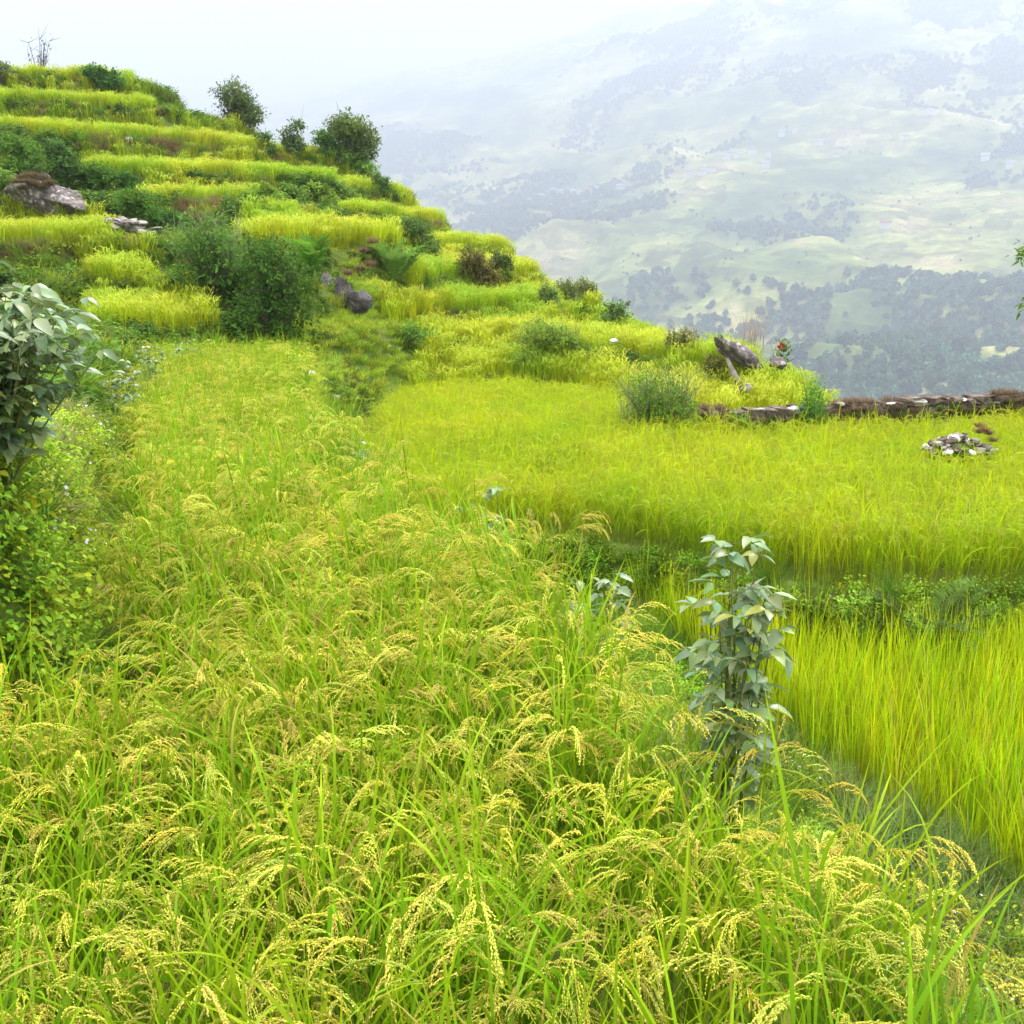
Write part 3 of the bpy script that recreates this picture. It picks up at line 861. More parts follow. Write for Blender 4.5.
def crown(mb, w, h, dp, z0, L, col, nlobes=7, ragged=0.25, aspect=0.55, n=None, dens=1.0, base=(0, 0), up=0.25, shape=None):
    """leaves on twigs spread through a handful of uneven lobes"""
    n = int((n or leaf_count(w, h, L)) * dens)
    ctr = []
    for i in range(nlobes):
        a = i * 2.4 + U(0, 0.8); rr = math.sqrt((i + 0.3) / nlobes) * 0.62
        ctr.append((rr * math.cos(a) * w / 2, rr * math.sin(a) * dp / 2, z0 + h * (0.5 + 0.36 * math.sin(i * 1.9 + U(0, 1)) * (1 - 0.4 * rr))))
    ctr = np.array(ctr)
    if shape is not None: ctr = np.concatenate([ctr, np.array(shape, float)])
    K = len(ctr)
    rad = np.stack([U(0.24, 0.36, K) * w, U(0.24, 0.36, K) * dp, U(0.22, 0.34, K) * h], -1)
    nt = max(40, n // 9)
    k = rng.integers(0, K, nt)
    v = nrm(rng.normal(0, 1, (nt, 3)) + np.array([0, 0, 0.15]))
    r0, r1 = U(0.15, 0.7, nt), U(0.8, 1.0 + ragged, nt)
    A = ctr[k] + v * rad[k] * r0[:, None]; B = ctr[k] + v * rad[k] * r1[:, None] + np.array([0, 0, 0.05 * h]) * U(-1, 1, (nt, 1))
    tw = rng.integers(0, nt, n); s = U(0.1, 1.05, n)[:, None]
    P = A[tw] * (1 - s) + B[tw] * s + rng.normal(0, L * 0.45, (n, 3))
    P[:, 2] = np.maximum(P[:, 2], 0.02)
    D = nrm(B - A)[tw] + rng.normal(0, 0.75, (n, 3))
    D[:, 2] -= 0.1
    N = v[tw] * 0.8 + np.array([0, 0, up + 0.5]) + rng.normal(0, 0.45, (n, 3))
    lobe_t = U(0.75, 1.3, (K, 1))[k][tw]
    twig_t = U(0.8, 1.25, (nt, 1))[tw]
    c = np.array(col) * lobe_t * twig_t * U(0.75, 1.25, (n, 1)) * np.stack([U(0.8, 1.3, n), np.ones(n), U(0.8, 1.2, n)], -1)
    LL = L * U(0.65, 1.25, n)
    leaves(mb, P + np.array([base[0], base[1], 0]), D, N, LL, LL * aspect * U(0.8, 1.2, n), c, rows=(0, .4, 1), prof=(.08, 1, .03), droop=0.2)
    return ctr, rad


def branches(mb, ctr, r=0.02, col=(0.1, 0.08, 0.05), spread=0.08):
    for q in ctr:
        b = np.array([U(-spread, spread), U(-spread, spread), -0.12])
        m = (b + q) / 2 + np.array([U(-.1, .1), U(-.1, .1), 0]) * np.linalg.norm(q)
        t = np.linspace(0, 1, 7)[:, None]
        pts = b * (1 - t) ** 2 + 2 * m * t * (1 - t) + q * t ** 2
        tube(mb, pts, np.linspace(r, r * 0.25, 7), sides=5)
        for j in range(4):
            e = q + rng.normal(0, 1, 3) * np.linalg.norm(q) * 0.22
            i = rng.integers(2, 6)
            tube(mb, np.linspace(pts[i], e, 4), np.linspace(r * 0.4, r * 0.12, 4), sides=4)


def put(px, d, dz=0.0):
    x = px_x(px, d)
    for _ in range(3): x = px_x(px, d, ground1(x, d))
    return Vector((x, d, ground1(x, d) + dz))


def hit(px, py, lift=0.0):
    """ground depth seen through an image point; over the skyline, the depth of the skyline"""
    dx, dy, dz = ray(px, py)
    dd = np.linspace(9, 52, 1200)
    e = ground(dx / dy * dd, dd) + lift - (EYE + dz / dy * dd)
    if (e > 0).any():
        return float(dd[int(np.argmax(e > 0))])
    return float(dd[int(np.argmax(e / dd))])


def bush(name, label, cat, px, d, wpx, hpx, L, col, group=None, nlobes=7, z0=0.0, depth=0.9, ragged=0.25, aspect=0.55, dens=1.0, dz=0.0, stemr=None, grass=None, shape=None, mat=None, bark=None, rice=0.0):
    if d < 0: d = hit(px, -d, rice)
    L = L * (1.6 if d < 26 else 1.15); dens = dens * (1.0 if d < 26 else 2.2); col = tuple(np.array(col) * np.array([1.8, 1.75, 1.0]))
    w, h = (0.84 if d < 26 else 0.95) * wpx / FPX * d, 0.9 * hpx / FPX * d + rice
    root = empty(name, put(px, d, dz)); tag(root, label, cat, group)
    fb = MB()
    ctr, rad = crown(fb, w, h, w * depth, z0, L, col, nlobes, ragged, aspect, dens=dens, shape=shape)
    fo = fb.build('foliage', mat or M_LEAF, root)
    sb = MB(); branches(sb, ctr, stemr or max(0.012, 0.02 * h), spread=0.06 * w)
    sb.build('stem', bark or M_BARK, root)
    if grass:
        g = MB(); n = grass[0]
        b = np.stack([U(-w / 2, w / 2, n) * 0.9, U(-w / 2, w / 2, n) * 0.5 * depth, U(0.35, 0.8, n) * h], -1)
        ribbons(g, b, U(0, 2 * PI, n), U(0.3, 0.55, n) * h, 0.007 + 0.006 * rng.random(n), U(0, .4, n), U(.5, 1.7, n), 5, grass[1], grass[2], twist=U(-1, 1, n))
        g.build('grass_plume', M_WEED, root)
    return root


DK, MD, LT, GY_ = (0.035, 0.075, 0.014), (0.06, 0.125, 0.018), (0.10, 0.18, 0.03), (0.09, 0.13, 0.06)
# shrubs and trees of the hillside
bush('tree', 'round dense tree on the ridge with a brownish shaded lower edge, largest on the skyline', 'tree', 352, -160, 54, 46, 0.11, (0.05, 0.085, 0.022), ragged=0.35, z0=0.1, nlobes=9, dz=-0.1, group='trees and shrubs on the ridge')
bush('tree', 'tree with a ragged grey green crown standing on the skyline above the weedy slope', 'tree', 241, -127, 46, 42, 0.10, (0.05, 0.078, 0.035), ragged=0.45, z0=0.15, nlobes=8, dz=-0.1, group='trees and shrubs on the ridge')
bush('shrub', 'low dark rounded shrub alone on the upper grassy skyline, wider than tall', 'shrub', 105, -97, 38, 26, 0.10, (0.03, 0.085, 0.02), z0=0.0, nlobes=6, dz=0.1, group='trees and shrubs on the ridge')
bush('shrub', 'small dark shrub pressed against the round ridge tree', 'shrub', 329, -152, 30, 26, 0.10, (0.035, 0.085, 0.02), dz=0.1, group='trees and shrubs on the ridge')
bush('shrub', 'pointed dark shrub on the ridge between the two skyline trees', 'shrub', 294, -147, 26, 26, 0.10, (0.045, 0.085, 0.035), nlobes=6, dz=0.1, shape=[(0.2, 0, 1.15)], group='trees and shrubs on the ridge')
bush('shrub', 'low flat shrub just downhill of the ragged skyline tree', 'shrub', 266, -138, 22, 20, 0.09, (0.05, 0.10, 0.03), dz=0.1, group='trees and shrubs on the ridge')
bush('shrub', 'spreading light green shrub on the ridge slope under the round tree', 'shrub', 355, -178, 42, 20, 0.10, (0.07, 0.14, 0.03), dz=0.1)
bush('shrub', 'small bluish green shrub at the ridge edge below the round tree', 'shrub', 382, -186, 22, 16, 0.09, (0.055, 0.115, 0.035), dz=0.2)
# bare sapling and the top left tuft
r = empty('sapling', put(42, 45.8)); tag(r, 'thin bare branched sapling against the sky on the hilltop', 'tree', 'trees and shrubs on the ridge')
sb = MB(); fb = MB()
for k in range(9):
    a = U(0, 6.28); e = np.array([math.cos(a) * U(.2, .7), math.sin(a) * U(.2, .5), U(1.3, 2.0)])
    t = np.linspace(0, 1, 6)[:, None]; p = e * t + np.array([0, 0, 0.4]) * (t * (1 - t))
    tube(sb, p, np.linspace(0.025, 0.008, 6), sides=4)
    for j in range(4):
        q = p[rng.integers(2, 6)]; tube(sb, np.linspace(q, q + rng.normal(0, 0.25, 3) + [0, 0, .25], 3), [0.01, 0.007, 0.004], sides=4)
    m = 12; i = rng.integers(2, 6, m)
    leaves(fb, p[i] + rng.normal(0, .15, (m, 3)), rng.normal(0, 1, (m, 3)), np.tile([0, 0, 1.], (m, 1)), 0.12, 0.06, (0.07, 0.1, 0.05))
sb.build('trunk', M_BARK, r); fb.build('foliage', M_LEAF, r)
bush('shrub', 'grey green shrub top peeping over the hill beside the frame edge', 'shrub', 4, -62, 26, 16, 0.09, (0.08, 0.11, 0.06), dz=0.0)
# the big shrubs in the middle of the slope
bush('large_shrub', 'largest dark green shrub low on the slope, at the end of the yellow field', 'shrub', 281, -338, 104, 100, 0.055, (0.032, 0.078, 0.013), nlobes=13, ragged=0.3, dz=0.0, dens=1.1, group='big shrubs in the middle of the slope')
bush('large_shrub', 'dark shrub with grey feathery tops behind and left of the largest shrub', 'shrub', 214, -300, 88, 84, 0.055, (0.04, 0.092, 0.018), nlobes=11, ragged=0.35, grass=(160, (0.14, 0.18, 0.08), (0.30, 0.33, 0.20)), group='big shrubs in the middle of the slope')
bush('shrub', 'small bright green shrub tucked at the foot of the largest shrub', 'shrub', 272, -342, 56, 30, 0.045, (0.07, 0.15, 0.02), nlobes=6)
bush('shrub', 'leafy shrub on the slope right of the loose rock pile', 'shrub', 140, -234, 46, 44, 0.06, (0.055, 0.12, 0.02), nlobes=7)
bush('shrub', 'deep green shrub between the rock pile and the feathery topped shrub', 'shrub', 172, -240, 44, 30, 0.06, (0.04, 0.10, 0.018), nlobes=6)


def fern(name, label, px, d, wpx, hpx, nf, col, group=None, dark=None, droop=(0.9, 1.9)):
    if d < 0: d = hit(px, -d)
    w, h = wpx / FPX * d, hpx / FPX * d
    root = empty(name, put(px, d)); tag(root, label, 'fern', group)
    for i in range(nf):
        mb = MB(); L = h * U(0.85, 1.25)
        az = i * 2.399 + U(-.3, .3)
        b = np.array([[U(-.12, .12) * w, U(-.12, .12) * w, U(0, .3) * h]])
        P, D = ribbons(mb, b, az, L, 0.012, U(0.15, 0.7), U(*droop), 14, (0.12, 0.14, 0.03), base_w=1)
        P, D = P[0], D[0]
        side = np.array([-math.sin(az), math.cos(az), 0])
        for sgn in (-1, 1):
            idx = np.repeat(np.arange(2, 15), 2); off = np.tile([0, .5], 13)[:, None]
            p = P[idx] + (P[np.minimum(idx + 1, 14)] - P[idx]) * off
            l = L * 0.17 * np.sin(PI * np.clip((idx + off[:, 0]) / 15.2, 0.08, 1)) + 0.01
            cc = np.array(col) * np.array([1.9, 1.75, 1.0]) * U(0.75, 1.25) * U(0.85, 1.15, (26, 1))
            leaves(mb, p, side * sgn + D[idx] * 0.5 + rng.normal(0, .1, (26, 3)), np.cross(D[idx], side) * -1 + [0, 0, .4], l, l * 0.26, cc, droop=0.25)
        mb.build('frond', M_LEAF, root)
    return root


fern('fern', 'large bright fern with arching fronds just behind the largest dark shrub', 312, -285, 56, 44, 26, (0.055, 0.145, 0.018), 'ferns on the high bank')
fern('fern', 'pale green fern clump on the bank edge right of the bare earth', 398, -285, 60, 42, 26, (0.075, 0.155, 0.035), 'ferns on the high bank')
bush('shrub', 'leafy grey green shrub at the end of the rice strip above the pale fern', 'shrub', 418, -262, 40, 44, 0.06, (0.06, 0.105, 0.03), nlobes=7)
bush('shrub', 'small bush beside the feathery topped shrub under the rice strip', 'shrub', 262, -285, 44, 46, 0.055, (0.055, 0.125, 0.02), nlobes=7)
bush('shrub', 'brown tinged shrub in front of the far rice step, half withered', 'shrub', 478, -283, 40, 30, 0.06, (0.085, 0.085, 0.035), nlobes=7, rice=0.4, grass=(60, (0.2, 0.14, 0.08), (0.3, 0.22, 0.14)))
bush('shrub', 'small round shrub right of the withered brown shrub', 'shrub', 503, -276, 26, 22, 0.06, (0.065, 0.11, 0.03), nlobes=5, rice=0.4)
for k, (px, lab) in enumerate([(272, 'first light green shrub of the row between two rice strips, beside bare earth'), (296, 'rounded light green shrub in the middle of the row between two rice strips'),
                               (322, 'tallest light green shrub of the row between two rice strips'), (342, 'last shrub of the row between two rice strips, with long stalks')]):
    bush('shrub', lab, 'shrub', px, -212, 34, 28, 0.075, (0.075, 0.14, 0.03) if k % 2 else (0.085, 0.16, 0.025), nlobes=6, group='shrubs between two rice strips', grass=(40, (0.12, 0.18, 0.06), (0.25, 0.32, 0.12)) if k == 3 else None)
for k, (px, d, wp, hp, lab) in enumerate([(24, -178, 46, 40, 'leafy green shrub behind the big boulder'), (62, -176, 34, 34, 'shrub on the slope up and right of the big boulder'),
                                          (6, -208, 30, 40, 'pale leafy shrub at the frame edge above the boulder'), (16, -150, 50, 22, 'flat dark bush under the second highest rice strip'),
                                          (100, -192, 46, 28, 'dark spreading shrub left of the short rice strip'), (128, -198, 34, 26, 'small dense shrub touching the short rice strip')]):
    bush('shrub', lab, 'shrub', px, d, wp, hp, 0.07, [(0.055, 0.125, 0.022), (0.05, 0.11, 0.03), (0.075, 0.15, 0.035), (0.05, 0.095, 0.02), (0.05, 0.12, 0.018), (0.04, 0.10, 0.02)][k], nlobes=7, group='shrubs round the boulder')
# plants on the nose of the hill
bush('shrub', 'squat flat topped shrub with blue green leaves on the edge of a nose terrace', 'shrub', 616, -326, 42, 24, 0.06, (0.075, 0.13, 0.055), nlobes=8, depth=0.5, rice=0.4)
bush('shrub', 'round shrub at the left end of the bank below the far rice step', 'shrub', 550, -303, 26, 18, 0.05, (0.09, 0.14, 0.05), nlobes=5, rice=0.4, group='small shrubs on the nose bank')
bush('shrub', 'bushy shrub in the middle of the bank below the far rice step', 'shrub', 569, -300, 30, 18, 0.05, (0.095, 0.14, 0.055), nlobes=5, rice=0.4, group='small shrubs on the nose bank')
bush('shrub', 'shrub on the skyline end of the bank below the far rice step', 'shrub', 590, -298, 28, 22, 0.05, (0.10, 0.13, 0.06), nlobes=5, rice=0.4, group='small shrubs on the nose bank')
bush('weed_mound', 'wide mound of green weeds with dry tops between the nose rice and the lower field', 'weeds', 548, -346, 84, 24, 0.045, (0.09, 0.16, 0.03), nlobes=14, depth=0.45, rice=0.42, stemr=0.004, grass=(220, (0.16, 0.20, 0.06), (0.32, 0.33, 0.14)))
bush('weed_mound', 'low creeping weeds on the grass slope in front of the rock face', 'weeds', 402, -346, 90, 22, 0.045, (0.055, 0.125, 0.022), nlobes=12, depth=0.5)
bush('shrub', 'brown earthy bank plant with blue green leaves under the mauve rock', 'shrub', 682, -348, 46, 20, 0.045, (0.10, 0.12, 0.055), nlobes=8, depth=0.45, rice=0.4, grass=(90, (0.20, 0.13, 0.06), (0.28, 0.19, 0.10)))
bush('large_shrub', 'big feathery green shrub growing over the near end of the stone wall', 'shrub', 655, 15.2, 98, 98, 0.035, (0.05, 0.11, 0.018), nlobes=12, ragged=0.4, aspect=0.4, grass=(320, (0.10, 0.15, 0.05), (0.26, 0.30, 0.14)))
bush('shrub', 'bright bushy green shrub growing out of the stone wall', 'shrub', 811, 15.3, 46, 86, 0.032, (0.055, 0.15, 0.028), nlobes=8, ragged=0.35, aspect=0.4)
bush('shrub', 'dark clump of leaves hanging at the foot of the stone wall', 'shrub', 738, 15.0, 30, 56, 0.035, (0.05, 0.11, 0.022), nlobes=5)
bush('shrub', 'rounded dark shrub top showing just over the stone wall', 'shrub', 872, 18.2, 24, 42, 0.04, (0.045, 0.085, 0.03), nlobes=6, dz=0.35)
bush('shrub', 'small brownish round bush near the tip of the nose terraces', 'shrub', 741, -396, 18, 18, 0.035, (0.10, 0.11, 0.05), nlobes=5, rice=0.4)
bush('shrub', 'tuft of brown weeds beside the leaning pale stone', 'shrub', 714, -378, 26, 24, 0.035, (0.11, 0.12, 0.04), nlobes=5, rice=0.4, grass=(50, (0.2, 0.16, 0.06), (0.3, 0.24, 0.1)))
# terrace lip between the lower field and the young rice
bush('weed_mound', 'dense dark green creeper on the step above the young rice, nearest the tall bean plant', 'weeds', 800, 8.55, 110, 56, 0.024, (0.10, 0.17, 0.03), nlobes=12, depth=0.35, grass=(120, (0.15, 0.16, 0.04), (0.26, 0.25, 0.09)), dz=0.02)
bush('weed_mound', 'bright leafy weed with feathery tip on the step above the young rice', 'weeds', 858, 8.3, 66, 92, 0.026, (0.13, 0.23, 0.04), nlobes=8, ragged=0.45, aspect=0.4, depth=0.6, dz=0.0)
fern('fern', 'dark green fern with drooping curled fronds above the young rice', 925, 8.2, 76, 90, 20, (0.06, 0.105, 0.035), droop=(0.9, 2.1))
bush('weed_mound', 'small leafy weed behind the drooping dark fern', 'weeds', 915, 8.25, 60, 72, 0.026, (0.09, 0.18, 0.03), nlobes=7, dz=0.0)
# the soft pale weed at the foot of the bean plant
bush('weed_mound', 'soft pale green weed on the field edge below the tall bean plant', 'weeds', 812, 5.2, 80, 70, 0.022, (0.16, 0.27, 0.06), nlobes=8, ragged=0.4, aspect=0.3, depth=0.7)


def bean(name, label, loc, stems, h, spread, L, col, group=None, lean=(0, 0)):
    root = empty(name, loc); tag(root, label, 'bean plant', group)
    sb, fb = MB(), MB()
    for s in range(stems):
        a = U(0, 6.28); r = spread * math.sqrt(U(0.02, 1))
        hh = h * U(0.80, 1.0) * (1 - 0.25 * (r / spread) ** 2)
        e = np.array([r * math.cos(a) + lean[0], r * math.sin(a) + lean[1], hh])
        t = np.linspace(0, 1, 9)[:, None]
        p = np.array([U(-.05, .05), U(-.05, .05), -0.05]) * (1 - t) + e * np.concatenate([t ** 1.4, t ** 1.4, t], 1)
        tube(sb, p, np.linspace(0.0055, 0.002, 9), sides=5)
        for i in range(3, 9):
            for rep in range(2 if i > 4 else 1):
                az = U(0, 6.28)
                q = p[i] + (p[i] - p[i - 1]) * U(-.5, .4)
                pl = L * U(0.7, 1.3)
                tip = q + pl * np.array([math.cos(az) * .8, math.sin(az) * .8, U(0.1, 0.7)])
                tube(sb, np.linspace(q, tip, 3), [0.0016, 0.0013, 0.001], sides=3)
                for da in (-1.15, 0, 1.15):
                    l = L * U(0.55, 1.2)
                    D = np.array([[math.cos(az + da), math.sin(az + da), U(-0.5, 0.3)]])
                    N = np.array([[rng.normal(0, .38), rng.normal(0, .38), 1.0]])
                    c = np.array(col) * U(0.6, 1.3) * np.array([U(.8, 1.25), 1, U(.6, 1.2)])
                    if rng.random() < 0.04: c = np.array((0.36, 0.38, 0.07)) * U(.7, 1.1)
                    leaves(fb, tip[None] + D * 0.1 * l, D, N, l, l * U(0.48, 0.62), c[None], fold=0.35, droop=U(0.1, 0.5), **OVATE)
    sb.build('stem', M_STEM, root)
    fb.build('foliage', M_BEAN, root)
    return root


BG = (0.185, 0.275, 0.125)
bean('bean_plant', 'big grey green bean plant on the high bank, cut by the frame edge', (-1.98, 3.75, ground1(-1.98, 3.75) - 0.05), 90, 0.84, 0.43, 0.078, BG, 'bean plants on the field edges')
bean('bean_plant', 'tall blue green bean plant standing on the field edge above the young rice', (0.70, 3.0, ground1(0.70, 3.0)), 16, 1.25, 0.13, 0.064, BG, 'bean plants on the field edges', lean=(0.0, 0))
for px, d, h, n, lab in [                         (604, 4.6, 0.78, 3, 'bean leaves showing through the rice at the corner above the dark field front'),
                         (500, 6.4, 1.0, 5, 'lone blue green bean plant midway along the ripe field edge'),
                         (392, 9.6, 1.06, 7, 'cluster of pale bean leaves farther up the ripe field edge'),
                         (352, 12.3, 0.95, 6, 'bean plant near the top of the ripe field edge, beside the grass slope'),
                         (118, 10.6, 1.25, 9, 'bluish bean plant at the bank foot behind the big bean plant'),
                         (146, 12.8, 1.15, 8, 'low bean plant by the yellow strip at the bank foot'),
                         (184, 15.6, 1.05, 7, 'small pale bean plant before the strip of yellow rice')]:
    x = px_x(px, d)
    bean('bean_plant', lab, (x, d, ground1(x, d)), n, h, 0.2 if d > 5 else 0.12, 0.075, BG, 'bean plants on the field edges')


# rocks
import bmesh
def rock(px, d, wpx, hpx, depth=0.8, planes=16, seed=1, name='boulder', mat=None, parent=None, loc=None, size=None, sub=4, tilt=0.0, rough=0.06):
    if sub < 4: planes = 9; rough = 0.04
    else: planes = 11; rough = 0.05
    rg = np.random.default_rng(seed)
    bm = bmesh.new(); bmesh.ops.create_icosphere(bm, subdivisions=sub, radius=1)
    v = np.array([q.co[:] for q in bm.verts]); f = np.array([[q.index for q in a.verts] for a in bm.faces]); bm.free()
    v = nrm(v)
    Nn = nrm(rg.normal(0, 1, (planes, 3))); hgt = rg.uniform(0.62, 0.95, planes)
    dt = v @ Nn.T
    r = np.min(np.where(dt > 0.05, hgt[None] / np.maximum(dt, 0.05), 9), 1)
    r = np.minimum(r, 1.25)
    q = v * r[:, None]
    nn = fbm(q[:, 0] * 3 + q[:, 2] * 2 + seed, q[:, 1] * 3 - q[:, 2] * 2.3, seed, 5) - 0.5
    q = q * (1 + rough * 4 * nn)[:, None]
    w, h = (size[0], size[2]) if size else (wpx / FPX * d * 1.02, hpx / FPX * d * 1.02)
    dp = size[1] if size else w * depth
    q = q * np.array([w / 2, dp / 2, h / 2])
    ct, st = math.cos(tilt), math.sin(tilt)
    q = np.stack([q[:, 0] * ct + q[:, 2] * st, q[:, 1], -q[:, 0] * st + q[:, 2] * ct], -1)
    m_ = MB(); m_.add(q, tris=f)
    o = m_.build(name, mat or M_ROCK, parent, smooth=False)
    if loc is not None:
        o.location = loc
    else:
        o.location = put(px, d) + Vector((0, 0, h * 0.33))
    return o


def dry_tufts(name, pts, n, L, parent, c0=(0.16, 0.10, 0.045), c1=(0.32, 0.21, 0.10), W=(0.006, 0.012)):
    g = MB(); pts = np.asarray(pts, float)
    b = pts[rng.integers(0, len(pts), n)] + rng.normal(0, L * 0.25, (n, 3)) * np.array([1, 1, 0.15])
    v = U(0.6, 1.3, (n, 1))
    ribbons(g, b, U(0, 6.28, n), U(0.5, 1.1, n) * L, U(*W, n), U(0.1, 0.8, n), U(0.8, 2.2, n), 4, np.array(c0) * v, np.array(c1) * v, twist=U(-1, 1, n))
    return g.build(name, M_WEED, parent)


b = empty('boulder', put(44, hit(44, 214))); tag(b, 'big mauve boulder under a mat of dry brown plants, on the slope', 'boulder')
rock(0, 1, 1, 1, seed=4, name='rock_body', parent=b, loc=(0.05, 0, 0.40), size=(1.6, 1.3, 1.0), tilt=0.12)
rock(0, 1, 1, 1, seed=9, name='rock_slab', parent=b, loc=(0.66, -0.25, 0.32), size=(1.0, 0.7, 0.5), tilt=0.45)
dry_tufts('dry_plants', [(-.4, -.2, .85), (-.2, -.2, .9), (0, -.3, .88), (.2, -.3, .82), (-.1, -.5, .74), (.4, -.4, .7), (-.4, -.45, .72), (.1, -.58, .68), (.25, -.55, .6), (-.2, -.6, .58)], 2600, 0.24, b, (0.07, 0.06, 0.025), (0.16, 0.105, 0.05))
o = rock(38, hit(38, 182), 22, 16, seed=12, sub=3); tag(o, 'smaller mauve rock behind the big boulder', 'boulder')
o = rock(62, hit(62, 166), 10, 8, seed=14, sub=3); tag(o, 'small dark stone set in the weedy slope above the big boulder', 'stone')
b = empty('rock_outcrop', put(347, hit(347, 313), 0.12)); tag(b, 'dark wet rock face under bare brown earth beside the largest shrub', 'rock')
rock(0, 1, 1, 1, seed=21, name='rock_face', mat=M_ROCKD, parent=b, loc=(-0.14, 0.1, 0.28), size=(0.62, 0.6, 0.66))
rock(0, 1, 1, 1, seed=23, name='rock_face', mat=M_ROCKD, parent=b, loc=(0.26, 0.0, 0.12), size=(0.62, 0.5, 0.5))
rock(0, 1, 1, 1, seed=24, name='rock_face', mat=M_ROCKD, parent=b, loc=(-0.45, 0.15, 0.42), size=(0.5, 0.5, 0.62))
dry_tufts('dry_plants', [(0, .3, .7), (.3, .35, .8), (.5, .4, .9), (.35, .5, 1.2), (.55, .6, 1.4)], 700, 0.22, b, (0.14, 0.09, 0.045), (0.26, 0.17, 0.085))
b = empty('ridge_rock', put(733, hit(738, 350, .6), .35)); tag(b, 'mauve slanting rock on the skyline at the tip of the terraces', 'rock')
rock(0, 1, 1, 1, seed=31, name='rock_body', parent=b, loc=(0.0, 0, 0.20), size=(0.95, 0.5, 0.40), tilt=0.5)
fg = MB(); ribbons(fg, np.array([[-.25, .05, .42]] * 22) + rng.normal(0, .03, (22, 3)), U(0, 6.28, 22), U(.08, .18, 22), .03, .3, 1.2, 4, (0.06, 0.14, 0.03)); fg.build('tuft', M_WEED, b)
p = empty('dry_reed', put(748, hit(748, 336, .6) + .3, .4)); tag(p, 'dry tan reed plumes rising behind the mauve skyline rock', 'reeds')
rp = MB(); n = 70
ribbons(rp, rng.normal(0, .12, (n, 3)) * [1, 1, 0], U(0, 6.28, n), U(.7, 1.25, n), U(.006, .012, n), U(0, .25, n), U(.3, .9, n), 6, (0.28, 0.22, 0.12), (0.5, 0.38, 0.28)); rp.build('stalk', M_WEED, p)
r = bush('flowering_shrub', 'small shrub with one red flower head on the skyline beyond the mauve rock', 'shrub', 781, -368, 20, 36, 0.06, (0.05, 0.11, 0.03), nlobes=5, rice=0.4, ragged=0.4, dens=0.5, dz=0.1)
fl = MB(); n = 60
v = nrm(rng.normal(0, 1, (n, 3))); leaves(fl, v * .03 + np.array([-.05, 0, .90]), v, rng.normal(0, 1, (n, 3)), .07, .04, (0.55, 0.05, 0.035)); fl.build('flower', M_RED, r)
o = rock(777, hit(777, 368, .6), 20, 12, seed=41, sub=3); o.location.z += 0.6; tag(o, 'pale stone at the foot of the red flowered shrub', 'stone')
o = rock(0, 1, 1, 1, seed=43, sub=3, name='leaning_stone', mat=M_STONE, loc=put(731, hit(731, 376, .6), 0.65), size=(0.10, 0.09, 0.62), tilt=-0.5); tag(o, 'narrow pale stone leaning on the nose terrace among brown weeds', 'stone')
o = rock(745, hit(745, 388, .6), 12, 8, seed=45, sub=3, mat=M_STONE); o.location.z += 0.55; tag(o, 'low grey stone near the tip of the nose terraces', 'stone')
for k, (px, d, s, lab) in enumerate([(290, -372, 10, 'white stone lying in the grass where the ripe field ends'), (309, -379, 15, 'larger pale stone of those lying by the end of the ripe field'),
                                     (152, -281, 15, 'white stone at the end of the low rice strip beside the dark shrub'), (162, -279, 11, 'smaller white stone touching the one by the low rice strip'),
                                     (357, -326, 5, 'tiny white stone below the dark rock face'), (598, -331, 8, 'white stone on the nose bank amid the rice'), (585, -394, 9, 'grey stone beside the weeds at the lower field corner'),
                                     (335, -402, 9, 'pale stone half way down the grass slope'), (130, -142, 7, 'whitish stone on the bank between the upper rice strips'), (614, -344, 8, 'upright white stone near the squat shrub on the nose')]):
    up = 0.42 if px > 580 else 0.0
    d = hit(px, -d, up)
    o = rock(px, d, s, s * 0.6, seed=60 + k, sub=3, name='field_stone', mat=M_WHITE if k != 6 else M_STONE); o.location.z += 0.04 + up
    tag(o, lab, 'stone', 'pale stones lying about the terraces')
for k, (px, d, s, lab) in enumerate([(852, 3.5, 26, 'grey stone showing through the grass slope beside the young rice'), (896, 4.9, 20, 'pinkish earth covered stone on the grass slope near the young rice edge'), (780, 3.0, 14, 'small stone at the field edge under the bean plants')]):
    o = rock(px, d, s, s * 0.5, seed=80 + k, sub=3, name='field_stone', mat=M_STONE); o.location.z += 0.03; tag(o, lab, 'stone')
# rock pile by the shrubs
b = empty('stone_pile', put(138, hit(138, 246))); tag(b, 'tumbled pile of flat grey stones between the yellow strip and dark shrubs', 'stone pile')
for k in range(22):
    rock(0, 1, 1, 1, seed=100 + k, sub=3, name='stone', parent=b, mat=M_STONE if k % 3 else M_ROCK, loc=(-0.6 + 1.25 * k / 21 + U(-.1, .1), U(-.3, .2), 0.62 - 0.36 * k / 21 + U(-.14, .14)), size=(U(.2, .42), U(.2, .35), U(.09, .2)), tilt=U(-.3, .5))
# heap in the lower field
b = empty('stone_pile', put(955, 12.6)); tag(b, 'heap of pale stones with a brown grass mound, alone in the lower rice field', 'stone pile')
b.location.z += 0.68
for k in range(84):
    rad_ = math.sqrt(rng.random()); a = U(0, 6.28)
    xx_, yy_ = 0.46 * rad_ * math.cos(a) - 0.05, 0.28 * rad_ * math.sin(a)
    rock(0, 1, 1, 1, seed=140 + k, sub=3, name='stone', parent=b, mat=(M_STONE, M_WALLST, M_WALLST, M_STONE, M_STONE, M_WALLST, M_WHITE)[k % 7], loc=(xx_, yy_, 0.0 + 0.24 * (1 - rad_) + U(-.02, .04)), size=(U(.06, .14), U(.07, .13), U(.04, .08)), tilt=U(-.5, .5))
rock(0, 1, 1, 1, seed=139, sub=3, name='earth_core', parent=b, mat=M_SOIL, loc=(0, 0, -0.2), size=(0.8, 0.55, 0.66))
